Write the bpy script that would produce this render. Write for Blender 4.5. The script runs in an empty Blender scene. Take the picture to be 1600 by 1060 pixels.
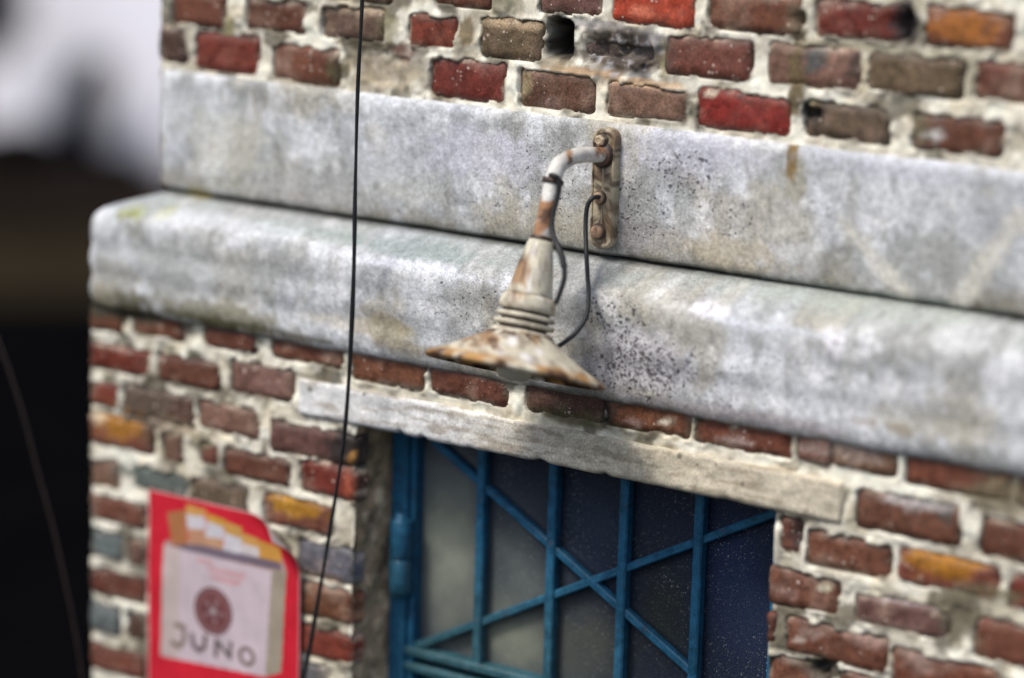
import bpy, math, random
import numpy as np
from mathutils import Vector, Matrix

random.seed(7); np.random.seed(7)
sc = bpy.context.scene
rad = math.radians

# ---------------------------------------------------------------- camera
cam = bpy.data.cameras.new('camera'); cam_ob = bpy.data.objects.new('camera', cam); sc.collection.objects.link(cam_ob)
sc.camera = cam_ob
right = Vector((0.82103169, 0.57017977, 0.02831968)); fwd = Vector((-0.552828, 0.80646405, -0.20975446)); up = Vector((-0.14243656, 0.15655914, 0.97734388))
cam_ob.matrix_world = Matrix(((right.x, up.x, -fwd.x, 2.21131201), (right.y, up.y, -fwd.y, -3.22585621), (right.z, up.z, -fwd.z, 3.13901785), (0, 0, 0, 1)))
cam.sensor_width = 36; cam.lens = 99.99; cam.clip_start = .05; cam.clip_end = 3000
cam.dof.use_dof = True; cam.dof.focus_distance = 3.98; cam.dof.aperture_fstop = 0.85

# ---------------------------------------------------------------- world, sun, exposure
SUN_EL, SUN_AZ = rad(55), math.atan2(-0.93, -0.36)          # direction TO the sun, seen from above
world = bpy.data.worlds.new('World'); sc.world = world; world.use_nodes = True
nt = world.node_tree; nt.nodes.clear()
sky = nt.nodes.new('ShaderNodeTexSky'); sky.sky_type = 'NISHITA'; sky.sun_disc = False
sky.sun_elevation = SUN_EL; sky.sun_rotation = math.pi / 2 - SUN_AZ
sky.air_density = 1.0; sky.dust_density = 3.0; sky.ozone_density = 1.0
bg = nt.nodes.new('ShaderNodeBackground'); bg.inputs[1].default_value = 0.125
wo = nt.nodes.new('ShaderNodeOutputWorld'); nt.links.new(sky.outputs[0], bg.inputs[0]); nt.links.new(bg.outputs[0], wo.inputs[0])
sun = bpy.data.lights.new('sun', 'SUN'); sun.energy = 2.1; sun.angle = rad(14); sun.color = (1, .95, .87)
sun_ob = bpy.data.objects.new('sun', sun); sc.collection.objects.link(sun_ob)
sd = Vector((math.cos(SUN_EL) * math.cos(SUN_AZ), math.cos(SUN_EL) * math.sin(SUN_AZ), math.sin(SUN_EL)))
sun_ob.rotation_euler = (-sd).to_track_quat('-Z', 'Y').to_euler(); sun_ob.location = (0, -4, 8)
sc.view_settings.view_transform = 'Standard'; sc.view_settings.look = 'None'; sc.view_settings.gamma = 1
sc.view_settings.exposure = 0.42; sc.view_settings.use_curve_mapping = False
sc.render.engine = 'CYCLES'; sc.cycles.max_bounces = 6; sc.cycles.use_denoising = True

# ---------------------------------------------------------------- measured tables (metres; x along the wall, z up)
# bricks: x0, x1, z0, z1, kind.   patches: x, z, rx, rz, colour, strength, which surfaces
ROUGH = [(0.1108, 2.7078, 0.0751, 0.0387, 0.016),
 (-0.3032, 2.6475, 0.0704, 0.0281, 0.0045)]
CAB1 = [(0.1035, 0.0555, 2.5078),
 (0.0977, 0.045, 2.5065),
 (0.0929, 0.04, 2.4958),
 (0.094, 0.035, 2.4714),
 (0.1062, 0.02, 2.4389),
 (0.1292, -0.01, 2.4102),
 (0.1489, -0.035, 2.3808),
 (0.1544, -0.05, 2.3598),
 (0.1494, -0.065, 2.3411),
 (0.1411, -0.08, 2.3289),
 (0.1307, -0.095, 2.3183)]
CAB2 = [(0.0895, -0.056, 2.5474),
 (0.1071, -0.07, 2.5526),
 (0.1153, -0.068, 2.5464),
 (0.1164, -0.07, 2.5267),
 (0.1136, -0.078, 2.4967),
 (0.1201, -0.085, 2.4765),
 (0.1379, -0.095, 2.4582),
 (0.148, -0.1, 2.4428),
 (0.1541, -0.105, 2.4251),
 (0.152, -0.11, 2.4055),
 (0.1478, -0.115, 2.3882)]
UPPER = [[-0.7322, -0.68, 2.6217, 2.6742, 'd'],
 [-0.6605, -0.536, 2.6153, 2.6722, 'r'],
 [-0.5085, -0.3839, 2.6136, 2.6655, 'b'],
 [-0.2125, -0.0839, 2.6168, 2.6723, 'r'],
 [-0.0584, 0.0671, 2.6179, 2.6704, 'w'],
 [0.0895, 0.2202, 2.6189, 2.6633, 'p'],
 [0.2374, 0.3793, 2.618, 2.6683, 'R2'],
 [0.4025, 0.5285, 2.6228, 2.6686, 'g'],
 [0.561, 0.6876, 2.6226, 2.6673, 'b'],
 [0.7314, 0.8431, 2.626, 2.6704, 'b'],
 [-0.7101, -0.6034, 2.6799, 2.7309, 'b'],
 [-0.5618, -0.4481, 2.6842, 2.7304, 'b'],
 [-0.4153, -0.3023, 2.6849, 2.7321, 'g'],
 [-0.2557, -0.1721, 2.6853, 2.7315, 'r'],
 [-0.1272, -0.0203, 2.6818, 2.7362, 'g'],
 [0.0337, 0.1762, 2.678, 2.7349, 'x'],
 [0.1832, 0.3169, 2.6854, 2.7375, 'b'],
 [0.3452, 0.4804, 2.6873, 2.74, 'p'],
 [0.4934, 0.6291, 2.6911, 2.7409, 'g'],
 [0.6468, 0.7695, 2.695, 2.7436, 'b'],
 [-0.6614, -0.5351, 2.7501, 2.8034, 'b'],
 [-0.5165, -0.4129, 2.7454, 2.7986, 'b'],
 [-0.4008, -0.2885, 2.7437, 2.7933, 'b'],
 [-0.2114, -0.1102, 2.7489, 2.7936, 'b'],
 [-0.0303, 0.0765, 2.7531, 2.7958, 'p'],
 [0.0923, 0.2239, 2.7487, 2.7994, 'R'],
 [0.2489, 0.3883, 2.7527, 2.8023, 'b'],
 [0.4121, 0.5386, 2.756, 2.8028, 'r'],
 [0.5705, 0.6937, 2.7577, 2.8067, 'o'],
 [0.7217, 0.8328, 2.7562, 2.8064, 'b']]
LOWER = [[-0.8056, -0.7369, 2.2011, 2.236, 'b'],
 [-0.7156, -0.6094, 2.2049, 2.2444, 'b'],
 [-0.5721, -0.4659, 2.2087, 2.2415, 'b'],
 [-0.4361, -0.3012, 2.21, 2.2472, 'b'],
 [-0.2856, -0.1501, 2.1998, 2.242, 'b'],
 [-0.1432, -0.0083, 2.2009, 2.2414, 'b'],
 [0.0245, 0.1556, 2.2022, 2.2464, 'd'],
 [0.1598, 0.2941, 2.2039, 2.2446, 'b'],
 [0.3023, 0.4536, 2.2023, 2.2439, 'b'],
 [0.4585, 0.5131, 2.204, 2.242, 'p'],
 [0.5169, 0.6078, 2.2053, 2.2413, 'p'],
 [0.6218, 0.7703, 2.2004, 2.2417, 'b'],
 [0.7793, 0.9084, 2.1972, 2.2385, 'd'],
 [-0.8059, -0.6824, 2.1392, 2.1785, 'r'],
 [-0.6652, -0.5383, 2.1382, 2.1808, 'b'],
 [-0.5155, -0.3934, 2.1434, 2.1931, 'p'],
 [0.5551, 0.7036, 2.1296, 2.1794, 'b'],
 [0.7327, 0.8711, 2.1245, 2.1747, 'b'],
 [-0.8061, -0.7464, 2.0791, 2.1165, 'r'],
 [-0.737, -0.5892, 2.0715, 2.121, 'd'],
 [-0.5815, -0.4593, 2.0765, 2.1209, 'p'],
 [-0.438, -0.2733, 2.0663, 2.1119, 's2'],
 [0.442, 0.4752, 2.0757, 2.1214, 'b'],
 [0.4835, 0.6051, 2.066, 2.1114, 'b'],
 [0.62, 0.7619, 2.069, 2.1109, 'o'],
 [0.7764, 0.9016, 2.0634, 2.1086, 'r'],
 [-0.8049, -0.6728, 2.0167, 2.0647, 'o'],
 [-0.6543, -0.6123, 2.0112, 2.0604, 'p'],
 [-0.5759, -0.5372, 2.0206, 2.0551, 'b'],
 [-0.5282, -0.4011, 2.0126, 2.053, 'b'],
 [-0.379, -0.2722, 2.0128, 2.0623, 'r'],
 [0.4293, 0.5353, 2.0008, 2.0496, 'b'],
 [0.5594, 0.6945, 2.0015, 2.0398, 'v'],
 [0.733, 0.8813, 1.9892, 2.041, 'b'],
 [-0.8052, -0.7465, 1.9454, 1.9916, 'p'],
 [-0.7155, -0.6002, 1.9571, 1.9945, 's'],
 [-0.5937, -0.4793, 1.9541, 1.9971, 'g'],
 [-0.449, -0.3143, 1.9511, 1.9963, 'o'],
 [0.4297, 0.4425, 1.9441, 1.9851, 'b'],
 [0.4585, 0.6103, 1.9376, 1.9847, 'b'],
 [0.6175, 0.7716, 1.9274, 1.9761, 'b'],
 [-0.8054, -0.6886, 1.8926, 1.9327, 'b'],
 [-0.6699, -0.5516, 1.8863, 1.93, 'b'],
 [-0.5322, -0.4016, 1.8774, 1.9244, 'b'],
 [-0.3819, -0.2767, 1.8832, 1.9363, 's'],
 [0.4348, 0.523, 1.8854, 1.9284, 'b'],
 [0.5424, 0.6745, 1.8823, 1.9282, 'b'],
 [-0.8057, -0.7371, 1.8289, 1.8735, 's'],
 [-0.7263, -0.6858, 1.8315, 1.8736, 'd'],
 [-0.6697, -0.5511, 1.8216, 1.8634, 'b'],
 [-0.5317, -0.392, 1.8178, 1.8692, 'b'],
 [-0.3759, -0.2754, 1.8207, 1.8711, 'b'],
 [-0.8059, -0.6884, 1.7681, 1.8119, 'b'],
 [-0.6696, -0.5506, 1.7638, 1.809, 'b'],
 [-0.5311, -0.3974, 1.761, 1.8075, 'b'],
 [-0.3798, -0.274, 1.7579, 1.8056, 'r'],
 [-0.8061, -0.744, 1.7047, 1.752, 's'],
 [-0.7276, -0.6856, 1.7062, 1.7519, 'd'],
 [-0.6694, -0.5501, 1.7004, 1.7427, 'b'],
 [-0.5306, -0.3964, 1.6987, 1.7455, 'b'],
 [-0.3789, -0.3193, 1.6978, 1.7447, 's'],
 [-0.8064, -0.6882, 1.641, 1.6853, 'b'],
 [-0.6692, -0.5496, 1.642, 1.6845, 'b'],
 [-0.5301, -0.3955, 1.6413, 1.6883, 'b'],
 [-0.3804, -0.2715, 1.6337, 1.685, 'b']]
PATCHES = [(-0.3032, 2.6456, 0.0881, 0.0262, (0.42, 0.35, 0.24), 0.8, 'm'),
 (-0.3216, 2.6796, 0.0707, 0.0093, (0.06, 0.05, 0.028), 0.9, 'mb'),
 (-0.3863, 2.6362, 0.0216, 0.0189, (0.08, 0.07, 0.035), 0.85, 'mb'),
 (-0.2629, 2.6726, 0.0209, 0.0149, (0.16, 0.07, 0.05), 0.7, 'm'),
 (-0.2337, 2.6612, 0.023, 0.0148, (0.3, 0.28, 0.22), 0.6, 'm'),
 (-0.293, 2.7119, 0.0187, 0.026, (0.22, 0.2, 0.11), 0.7, 'mb'),
 (-0.1531, 2.7123, 0.0135, 0.0237, (0.2, 0.15, 0.08), 0.9, 'm'),
 (-0.5969, 2.6872, 0.0127, 0.0194, (0.25, 0.22, 0.1), 0.7, 'm'),
 (-0.0898, 2.7555, 0.033, 0.018, (0.22, 0.2, 0.12), 0.7, 'm'),
 (0.1109, 2.7052, 0.0886, 0.0369, (0.09, 0.075, 0.06), 0.85, 'mb'),
 (0.1463, 2.7302, 0.0309, 0.0174, (0.28, 0.27, 0.29), 0.7, 'mb'),
 (0.0726, 2.7417, 0.0631, 0.007, (0.32, 0.3, 0.31), 0.7, 'mb'),
 (0.1382, 2.6785, 0.0259, 0.0088, (0.3, 0.32, 0.34), 0.6, 'mb'),
 (0.1785, 2.7023, 0.0123, 0.0261, (0.2, 0.17, 0.08), 0.7, 'm'),
 (0.0075, 2.7167, 0.0258, 0.0356, (0.01, 0.009, 0.008), 1.0, 'mb'),  # darkness of the square hole painted in near black
 (0.0434, 2.6752, 0.0639, 0.0053, (0.5, 0.34, 0.2), 0.9, 'mb'),
 (0.149, 2.6681, 0.062, 0.0061, (0.52, 0.36, 0.22), 0.9, 'mb'),
 (-0.0474, 2.6416, 0.0088, 0.0271, (0.28, 0.23, 0.13), 0.8, 'mb'),
 (0.3876, 2.7039, 0.0125, 0.076, (0.13, 0.095, 0.045), 0.95, 'mb'),
 (0.3836, 2.7754, 0.0173, 0.0336, (0.14, 0.11, 0.07), 0.8, 'mb'),
 (0.4117, 2.6526, 0.0211, 0.0169, (0.012, 0.011, 0.01), 0.95, 'mb'),
 (0.407, 2.6675, 0.0153, 0.0101, (0.42, 0.34, 0.2), 0.8, 'b'),
 (0.4153, 2.7233, 0.0191, 0.0168, (0.07, 0.085, 0.085), 0.85, 'b'),
 (0.472, 2.7283, 0.0094, 0.025, (0.05, 0.035, 0.03), 0.8, 'mb'),
 (0.5411, 2.7839, 0.0201, 0.0328, (0.035, 0.03, 0.03), 0.95, 'mb'),
 (0.4803, 2.7457, 0.084, 0.0075, (0.32, 0.29, 0.2), 0.8, 'm'),
 (0.6091, 2.7462, 0.0538, 0.0073, (0.38, 0.36, 0.26), 0.6, 'm'),
 (0.6421, 2.723, 0.0089, 0.0243, (0.22, 0.2, 0.14), 0.8, 'm'),
 (0.4873, 2.7088, 0.0149, 0.025, (0.5, 0.44, 0.3), 0.7, 'm'),
 (0.5717, 2.6502, 0.0182, 0.0182, (0.13, 0.12, 0.07), 0.8, 'b'),
 (0.5933, 2.6425, 0.0145, 0.0082, (0.5, 0.5, 0.48), 0.8, 'b'),
 (0.2617, 2.6621, 0.014, 0.0052, (0.6, 0.52, 0.4), 0.8, 'b'),
 (0.1447, 2.765, 0.0309, 0.0104, (0.62, 0.2, 0.12), 0.6, 'b'),
 (0.0002, 2.6821, 0.0323, 0.0089, (0.3, 0.24, 0.15), 0.6, 'mb'),
 (-0.3582, 2.7272, 0.0593, 0.0075, (0.4, 0.3, 0.2), 0.6, 'b'),
 (-0.078, 2.7312, 0.0659, 0.0072, (0.45, 0.33, 0.2), 0.7, 'b'),
 (0.6246, 2.7826, 0.0552, 0.0226, (0.31, 0.11, 0.018), 0.85, 'b'),
 (-0.0084, 2.6227, 0.0217, 0.0126, (0.3, 0.2, 0.17), 0.5, 'b'),
 (-0.7436, 2.2426, 0.0883, 0.0264, (0.04, 0.036, 0.02), 1.0, 'mb'),
 (-0.7193, 2.2397, 0.0797, 0.0202, (0.05, 0.045, 0.025), 1.0, 's'),
 (-0.5314, 2.2512, 0.139, 0.0118, (0.08, 0.075, 0.035), 1.0, 's'),
 (-0.766, 2.2514, 0.0349, 0.0305, (0.2, 0.18, 0.1), 0.8, 's'),
 (-0.3582, 2.2497, 0.0724, 0.0058, (0.09, 0.085, 0.06), 0.8, 's'),
 (-0.5164, 2.2584, 0.1197, 0.0128, (0.09, 0.08, 0.035), 0.9, 'mb'),
 (-0.6056, 2.2418, 0.0181, 0.028, (0.05, 0.035, 0.025), 0.8, 'mb'),
 (0.4999, 1.9712, 0.0288, 0.0071, (0.35, 0.26, 0.22), 0.6, 'b'),
 (0.4812, 1.9583, 0.0077, 0.0071, (0.5, 0.42, 0.35), 0.8, 'b'),
 (0.5762, 1.9783, 0.0375, 0.0105, (0.3, 0.2, 0.17), 0.6, 'b'),
 (0.6613, 1.9657, 0.0274, 0.0172, (0.28, 0.2, 0.17), 0.6, 'b'),
 (0.4533, 2.0197, 0.0194, 0.0088, (0.3, 0.2, 0.17), 0.6, 'b'),
 (0.3689, 2.2132, 0.0295, 0.007, (0.38, 0.3, 0.27), 0.7, 'b'),
 (0.2063, 2.2132, 0.0165, 0.0072, (0.3, 0.22, 0.2), 0.6, 'b'),
 (-0.4403, 2.167, 0.0372, 0.0138, (0.28, 0.16, 0.14), 0.6, 'b'),
 (-0.6902, 2.0873, 0.0598, 0.0492, (0.1, 0.075, 0.055), 0.85, 'mb'),
 (-0.6242, 2.0694, 0.0458, 0.0163, (0.28, 0.22, 0.15), 0.8, 'mb'),
 (-0.5786, 2.0546, 0.0284, 0.0162, (0.22, 0.19, 0.12), 0.8, 'mb'),
 (-0.7437, 2.056, 0.054, 0.0269, (0.34, 0.15, 0.02), 0.9, 'b'),
 (-0.7885, 2.0611, 0.0191, 0.0125, (0.6, 0.52, 0.36), 0.7, 'mb'),
 (-0.6807, 1.9809, 0.0733, 0.0186, (0.1, 0.12, 0.105), 0.85, 'mb'),
 (-0.3881, 1.9872, 0.0592, 0.0199, (0.3, 0.14, 0.012), 0.95, 'b'),
 (-0.4129, 1.9897, 0.0298, 0.014, (0.34, 0.17, 0.015), 0.8, 'b'),
 (-0.2865, 2.0938, 0.0477, 0.035, (0.018, 0.016, 0.015), 0.9, 'mb'),
 (-0.2853, 2.0353, 0.0072, 0.0254, (0.4, 0.1, 0.05), 0.7, 'b'),
 (-0.2827, 2.0798, 0.0095, 0.0097, (0.5, 0.25, 0.06), 0.8, 'mb'),
 (-0.2863, 1.9662, 0.0264, 0.0216, (0.5, 0.45, 0.36), 0.8, 'mb'),
 (-0.3494, 1.8865, 0.0736, 0.008, (0.25, 0.16, 0.1), 0.6, 'mb'),
 (-0.3054, 2.1345, 0.0718, 0.0078, (0.03, 0.028, 0.026), 0.8, 'm'),
 (0.1119, 2.2024, 0.0956, 0.0118, (0.13, 0.11, 0.055), 0.85, 'mb'),
 (0.164, 2.2245, 0.0146, 0.0271, (0.03, 0.025, 0.02), 0.8, 'mb'),
 (0.3075, 2.2386, 0.008, 0.0088, (0.015, 0.012, 0.01), 0.95, 'mb'),
 (0.2325, 2.2601, 0.0347, 0.0071, (0.52, 0.5, 0.38), 0.85, 'mbs'),
 (0.3873, 2.2401, 0.0391, 0.0079, (0.5, 0.48, 0.38), 0.9, 'mb'),
 (0.2575, 2.2216, 0.0102, 0.008, (0.6, 0.56, 0.46), 0.8, 'b'),
 (0.5468, 2.2301, 0.0512, 0.0188, (0.33, 0.27, 0.24), 0.55, 'b'),
 (0.4854, 2.2241, 0.0247, 0.0121, (0.4, 0.32, 0.28), 0.5, 'b'),
 (0.7537, 2.2066, 0.0525, 0.0332, (0.17, 0.14, 0.085), 0.85, 'mb'),
 (0.7113, 2.0412, 0.0286, 0.0509, (0.15, 0.13, 0.085), 0.85, 'mb'),
 (0.7581, 2.0806, 0.0484, 0.0101, (0.13, 0.11, 0.06), 0.8, 'mb'),
 (0.5172, 1.923, 0.0325, 0.0195, (0.06, 0.052, 0.033), 0.95, 'mb'),
 (0.5133, 1.9239, 0.0086, 0.0089, (0.005, 0.005, 0.005), 1.0, 'mb'),
 (0.4681, 2.1026, 0.0086, 0.0227, (0.03, 0.025, 0.025), 0.85, 'mb'),
 (0.5104, 2.1219, 0.0474, 0.0061, (0.3, 0.2, 0.14), 0.6, 'b'),
 (0.6798, 2.1037, 0.0612, 0.022, (0.31, 0.13, 0.01), 0.95, 'b'),
 (0.5153, 2.0383, 0.0095, 0.0079, (0.62, 0.58, 0.42), 0.95, 'mb'),
 (0.6476, 2.1765, 0.0543, 0.0101, (0.4, 0.4, 0.4), 0.6, 'b'),
 (0.6191, 2.0442, 0.0552, 0.0069, (0.4, 0.38, 0.42), 0.6, 'b'),
 (0.6846, 2.1687, 0.0107, 0.0135, (0.06, 0.07, 0.065), 0.7, 'b'),
 (-0.7177, 2.3933, 0.0317, 0.009, (0.22, 0.24, 0.03), 0.9, 's'),
 (-0.6652, 2.3985, 0.0208, 0.009, (0.28, 0.28, 0.03), 0.8, 's'),
 (-0.6461, 2.4234, 0.039, 0.007, (0.32, 0.27, 0.08), 0.8, 's'),
 (-0.3986, 2.4017, 0.1335, 0.0077, (0.27, 0.32, 0.3), 0.7, 's'),
 (-0.1709, 2.3998, 0.1082, 0.0111, (0.26, 0.31, 0.3), 0.8, 's'),
 (-0.1729, 2.3816, 0.1481, 0.0065, (0.66, 0.68, 0.74), 0.8, 's'),  # bright highlight along the ledge's edge, painted into the colour
 (-0.5555, 2.3967, 0.1897, 0.0098, (0.66, 0.68, 0.72), 0.5, 's'),
 (-0.7458, 2.2845, 0.06, 0.0455, (0.32, 0.3, 0.24), 0.55, 's'),
 (-0.706, 2.2617, 0.0529, 0.0161, (0.1, 0.09, 0.055), 0.85, 's'),
 (-0.5442, 2.2681, 0.1394, 0.0118, (0.17, 0.16, 0.1), 0.7, 's'),
 (-0.57, 2.3277, 0.2036, 0.0295, (0.42, 0.44, 0.44), 0.5, 's'),
 (-0.2108, 2.2854, 0.0521, 0.0245, (0.33, 0.29, 0.19), 0.85, 's'),
 (-0.1698, 2.263, 0.0687, 0.0113, (0.25, 0.22, 0.16), 0.7, 's'),
 (-0.287, 2.284, 0.0709, 0.0114, (0.5, 0.46, 0.38), 0.6, 's'),
 (0.5165, 2.3729, 0.0186, 0.0219, (0.75, 0.74, 0.78), 0.95, 's'),
 (0.5147, 2.371, 0.0047, 0.0042, (0.35, 0.34, 0.36), 0.8, 's'),
 (0.3176, 2.3849, 0.0376, 0.0104, (0.74, 0.73, 0.77), 0.9, 's'),
 (0.4161, 2.3781, 0.1056, 0.0068, (0.6, 0.63, 0.68), 0.7, 's'),  # ledge edge highlight painted in, right of the lamp
 (0.5202, 2.4153, 0.2427, 0.0135, (0.38, 0.42, 0.38), 0.6, 's'),
 (0.6465, 2.2873, 0.0989, 0.0217, (0.36, 0.34, 0.28), 0.6, 's'),
 (0.62, 2.2728, 0.0236, 0.0101, (0.22, 0.18, 0.11), 0.7, 's'),
 (0.5645, 2.2739, 0.0203, 0.0051, (0.2, 0.14, 0.1), 0.6, 's'),
 (0.7441, 2.3611, 0.026, 0.013, (0.65, 0.65, 0.68), 0.7, 's'),
 (0.6803, 2.3221, 0.0444, 0.0116, (0.25, 0.24, 0.21), 0.6, 's'),
 (0.609, 2.3024, 0.0182, 0.0167, (0.62, 0.62, 0.62), 0.6, 's'),
 (0.3739, 2.2516, 0.196, 0.0122, (0.38, 0.32, 0.33), 0.5, 's'),
 (0.2207, 2.294, 0.1023, 0.0532, (0.42, 0.4, 0.42), 0.5, 's'),
 (0.0085, 2.4605, 0.1305, 0.0256, (0.36, 0.33, 0.26), 0.6, 's'),
 (0.3025, 2.4521, 0.09, 0.0228, (0.42, 0.37, 0.28), 0.7, 's'),
 (0.1585, 2.4562, 0.073, 0.0269, (0.3, 0.28, 0.28), 0.5, 's'),
 (-0.2406, 2.4825, 0.0698, 0.0264, (0.42, 0.42, 0.38), 0.5, 's'),
 (-0.5824, 2.5029, 0.0764, 0.0492, (0.54, 0.53, 0.44), 0.5, 's'),
 (-0.6599, 2.5443, 0.0778, 0.0396, (0.5, 0.53, 0.54), 0.4, 's'),
 (-0.4438, 2.4497, 0.1108, 0.0272, (0.38, 0.38, 0.38), 0.55, 's'),
 (-0.5946, 2.4422, 0.1025, 0.0139, (0.3, 0.3, 0.25), 0.5, 's'),
 (0.3981, 2.5682, 0.0193, 0.0428, (0.31, 0.29, 0.22), 0.75, 's'),
 (0.3914, 2.6018, 0.0097, 0.0392, (0.2, 0.135, 0.05), 1.0, 's'),
 (0.6172, 2.4881, 0.0999, 0.0367, (0.27, 0.28, 0.26), 0.7, 's'),
 (0.5363, 2.5963, 0.1388, 0.0201, (0.5, 0.52, 0.58), 0.6, 's'),
 (0.5279, 2.5209, 0.0149, 0.0076, (0.74, 0.74, 0.74), 0.9, 's'),
 (0.6772, 2.5374, 0.0533, 0.0329, (0.4, 0.42, 0.46), 0.5, 's'),
 (-0.1051, 2.5442, 0.1006, 0.0368, (0.56, 0.56, 0.64), 0.7, 's'),
 (0.2353, 2.5808, 0.1114, 0.035, (0.56, 0.56, 0.64), 0.6, 's'),
 (-0.3001, 2.5138, 0.059, 0.0379, (0.6, 0.62, 0.66), 0.5, 's'),
 (0.6713, 2.428, 0.0108, 0.0075, (0.08, 0.07, 0.05), 0.8, 's'),
 (0.4754, 2.5128, 0.0161, 0.0128, (0.62, 0.6, 0.53), 0.5, 's'),
 (0.7248, 2.5555, 0.0175, 0.0139, (0.62, 0.6, 0.53), 0.55, 's'),
 (0.4874, 2.5025, 0.016, 0.0127, (0.62, 0.6, 0.53), 0.5, 's'),
 (0.7154, 2.5405, 0.0176, 0.0139, (0.62, 0.6, 0.53), 0.55, 's'),
 (0.4993, 2.4922, 0.016, 0.0127, (0.62, 0.6, 0.53), 0.5, 's'),
 (0.706, 2.5254, 0.0176, 0.0139, (0.62, 0.6, 0.53), 0.55, 's'),
 (0.5111, 2.4819, 0.0159, 0.0127, (0.62, 0.6, 0.53), 0.5, 's'),
 (0.6964, 2.5102, 0.0177, 0.014, (0.62, 0.6, 0.53), 0.55, 's'),
 (0.523, 2.4717, 0.0159, 0.0127, (0.62, 0.6, 0.53), 0.5, 's'),
 (0.6869, 2.4949, 0.0178, 0.014, (0.62, 0.6, 0.53), 0.55, 's'),
 (0.5348, 2.4615, 0.0159, 0.0127, (0.62, 0.6, 0.53), 0.5, 's'),
 (0.6773, 2.4796, 0.0178, 0.0141, (0.62, 0.6, 0.53), 0.55, 's'),
 (0.5466, 2.4513, 0.0158, 0.0127, (0.62, 0.6, 0.53), 0.5, 's'),
 (0.6676, 2.4642, 0.0179, 0.0141, (0.62, 0.6, 0.53), 0.55, 's'),
 (0.5583, 2.4411, 0.0158, 0.0127, (0.62, 0.6, 0.53), 0.5, 's'),
 (0.658, 2.4488, 0.018, 0.0142, (0.62, 0.6, 0.53), 0.55, 's'),
 (0.5701, 2.431, 0.0157, 0.0127, (0.62, 0.6, 0.53), 0.5, 's'),
 (0.6482, 2.4332, 0.018, 0.0142, (0.62, 0.6, 0.53), 0.55, 's')]
PITS = [(0.2269, 2.5446, 0.0814, 0.0527, 0, 0.72, 'p'),
 (0.1569, 2.492, 0.0937, 0.0625, 0, 0.62, 'p'),
 (0.3095, 2.5102, 0.0895, 0.061, 0, 0.55, 'p'),
 (-0.0585, 2.4848, 0.1883, 0.0644, 0, 0.42, 'p'),
 (-0.1842, 2.5358, 0.08, 0.0372, 0, 0.38, 'p'),
 (0.4354, 2.5423, 0.0574, 0.0512, 0, 0.42, 'p'),
 (0.0053, 2.547, 0.1301, 0.0544, 0, 0.36, 'p'),
 (-0.2396, 2.4447, 0.1049, 0.0379, 0, 0.33, 'p'),
 (0.2307, 2.3, 0.1121, 0.0664, 0, 0.92, 'p'),
 (0.1767, 2.3545, 0.0826, 0.0532, 0, 0.75, 'p'),
 (0.3521, 2.292, 0.1082, 0.0522, 0, 0.55, 'p'),
 (-0.0812, 2.3364, 0.1336, 0.0553, 0, 0.44, 'p'),
 (-0.2648, 2.3488, 0.1288, 0.0472, 0, 0.36, 'p'),
 (0.4565, 2.3427, 0.1141, 0.0512, 0, 0.36, 'p'),
 (-0.4574, 2.3522, 0.1603, 0.0484, 0, 0.32, 'p'),
 (0.3069, 2.3991, 0.0991, 0.0347, 0, 0.42, 'p')]
DENTS = [(0.0064, 2.7166, 0.0215, 0.0276, 0.07),
 (0.1109, 2.7052, 0.0647, 0.0299, 0.006),
 (0.4117, 2.6526, 0.0134, 0.0102, 0.02),
 (0.5412, 2.7815, 0.0146, 0.0213, 0.02),
 (0.5133, 1.9239, 0.0115, 0.0106, 0.03),
 (0.5134, 1.9222, 0.0287, 0.0159, 0.008),
 (-0.3032, 2.6475, 0.0704, 0.0243, 0.004),
 (0.3884, 2.7758, 0.0096, 0.0101, 0.02),
 (0.3075, 2.2386, 0.006, 0.0071, 0.02),
 (0.4681, 2.1026, 0.0058, 0.0192, 0.012),
 (-0.6812, 2.2563, 0.0184, 0.0101, 0.015)]
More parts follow.
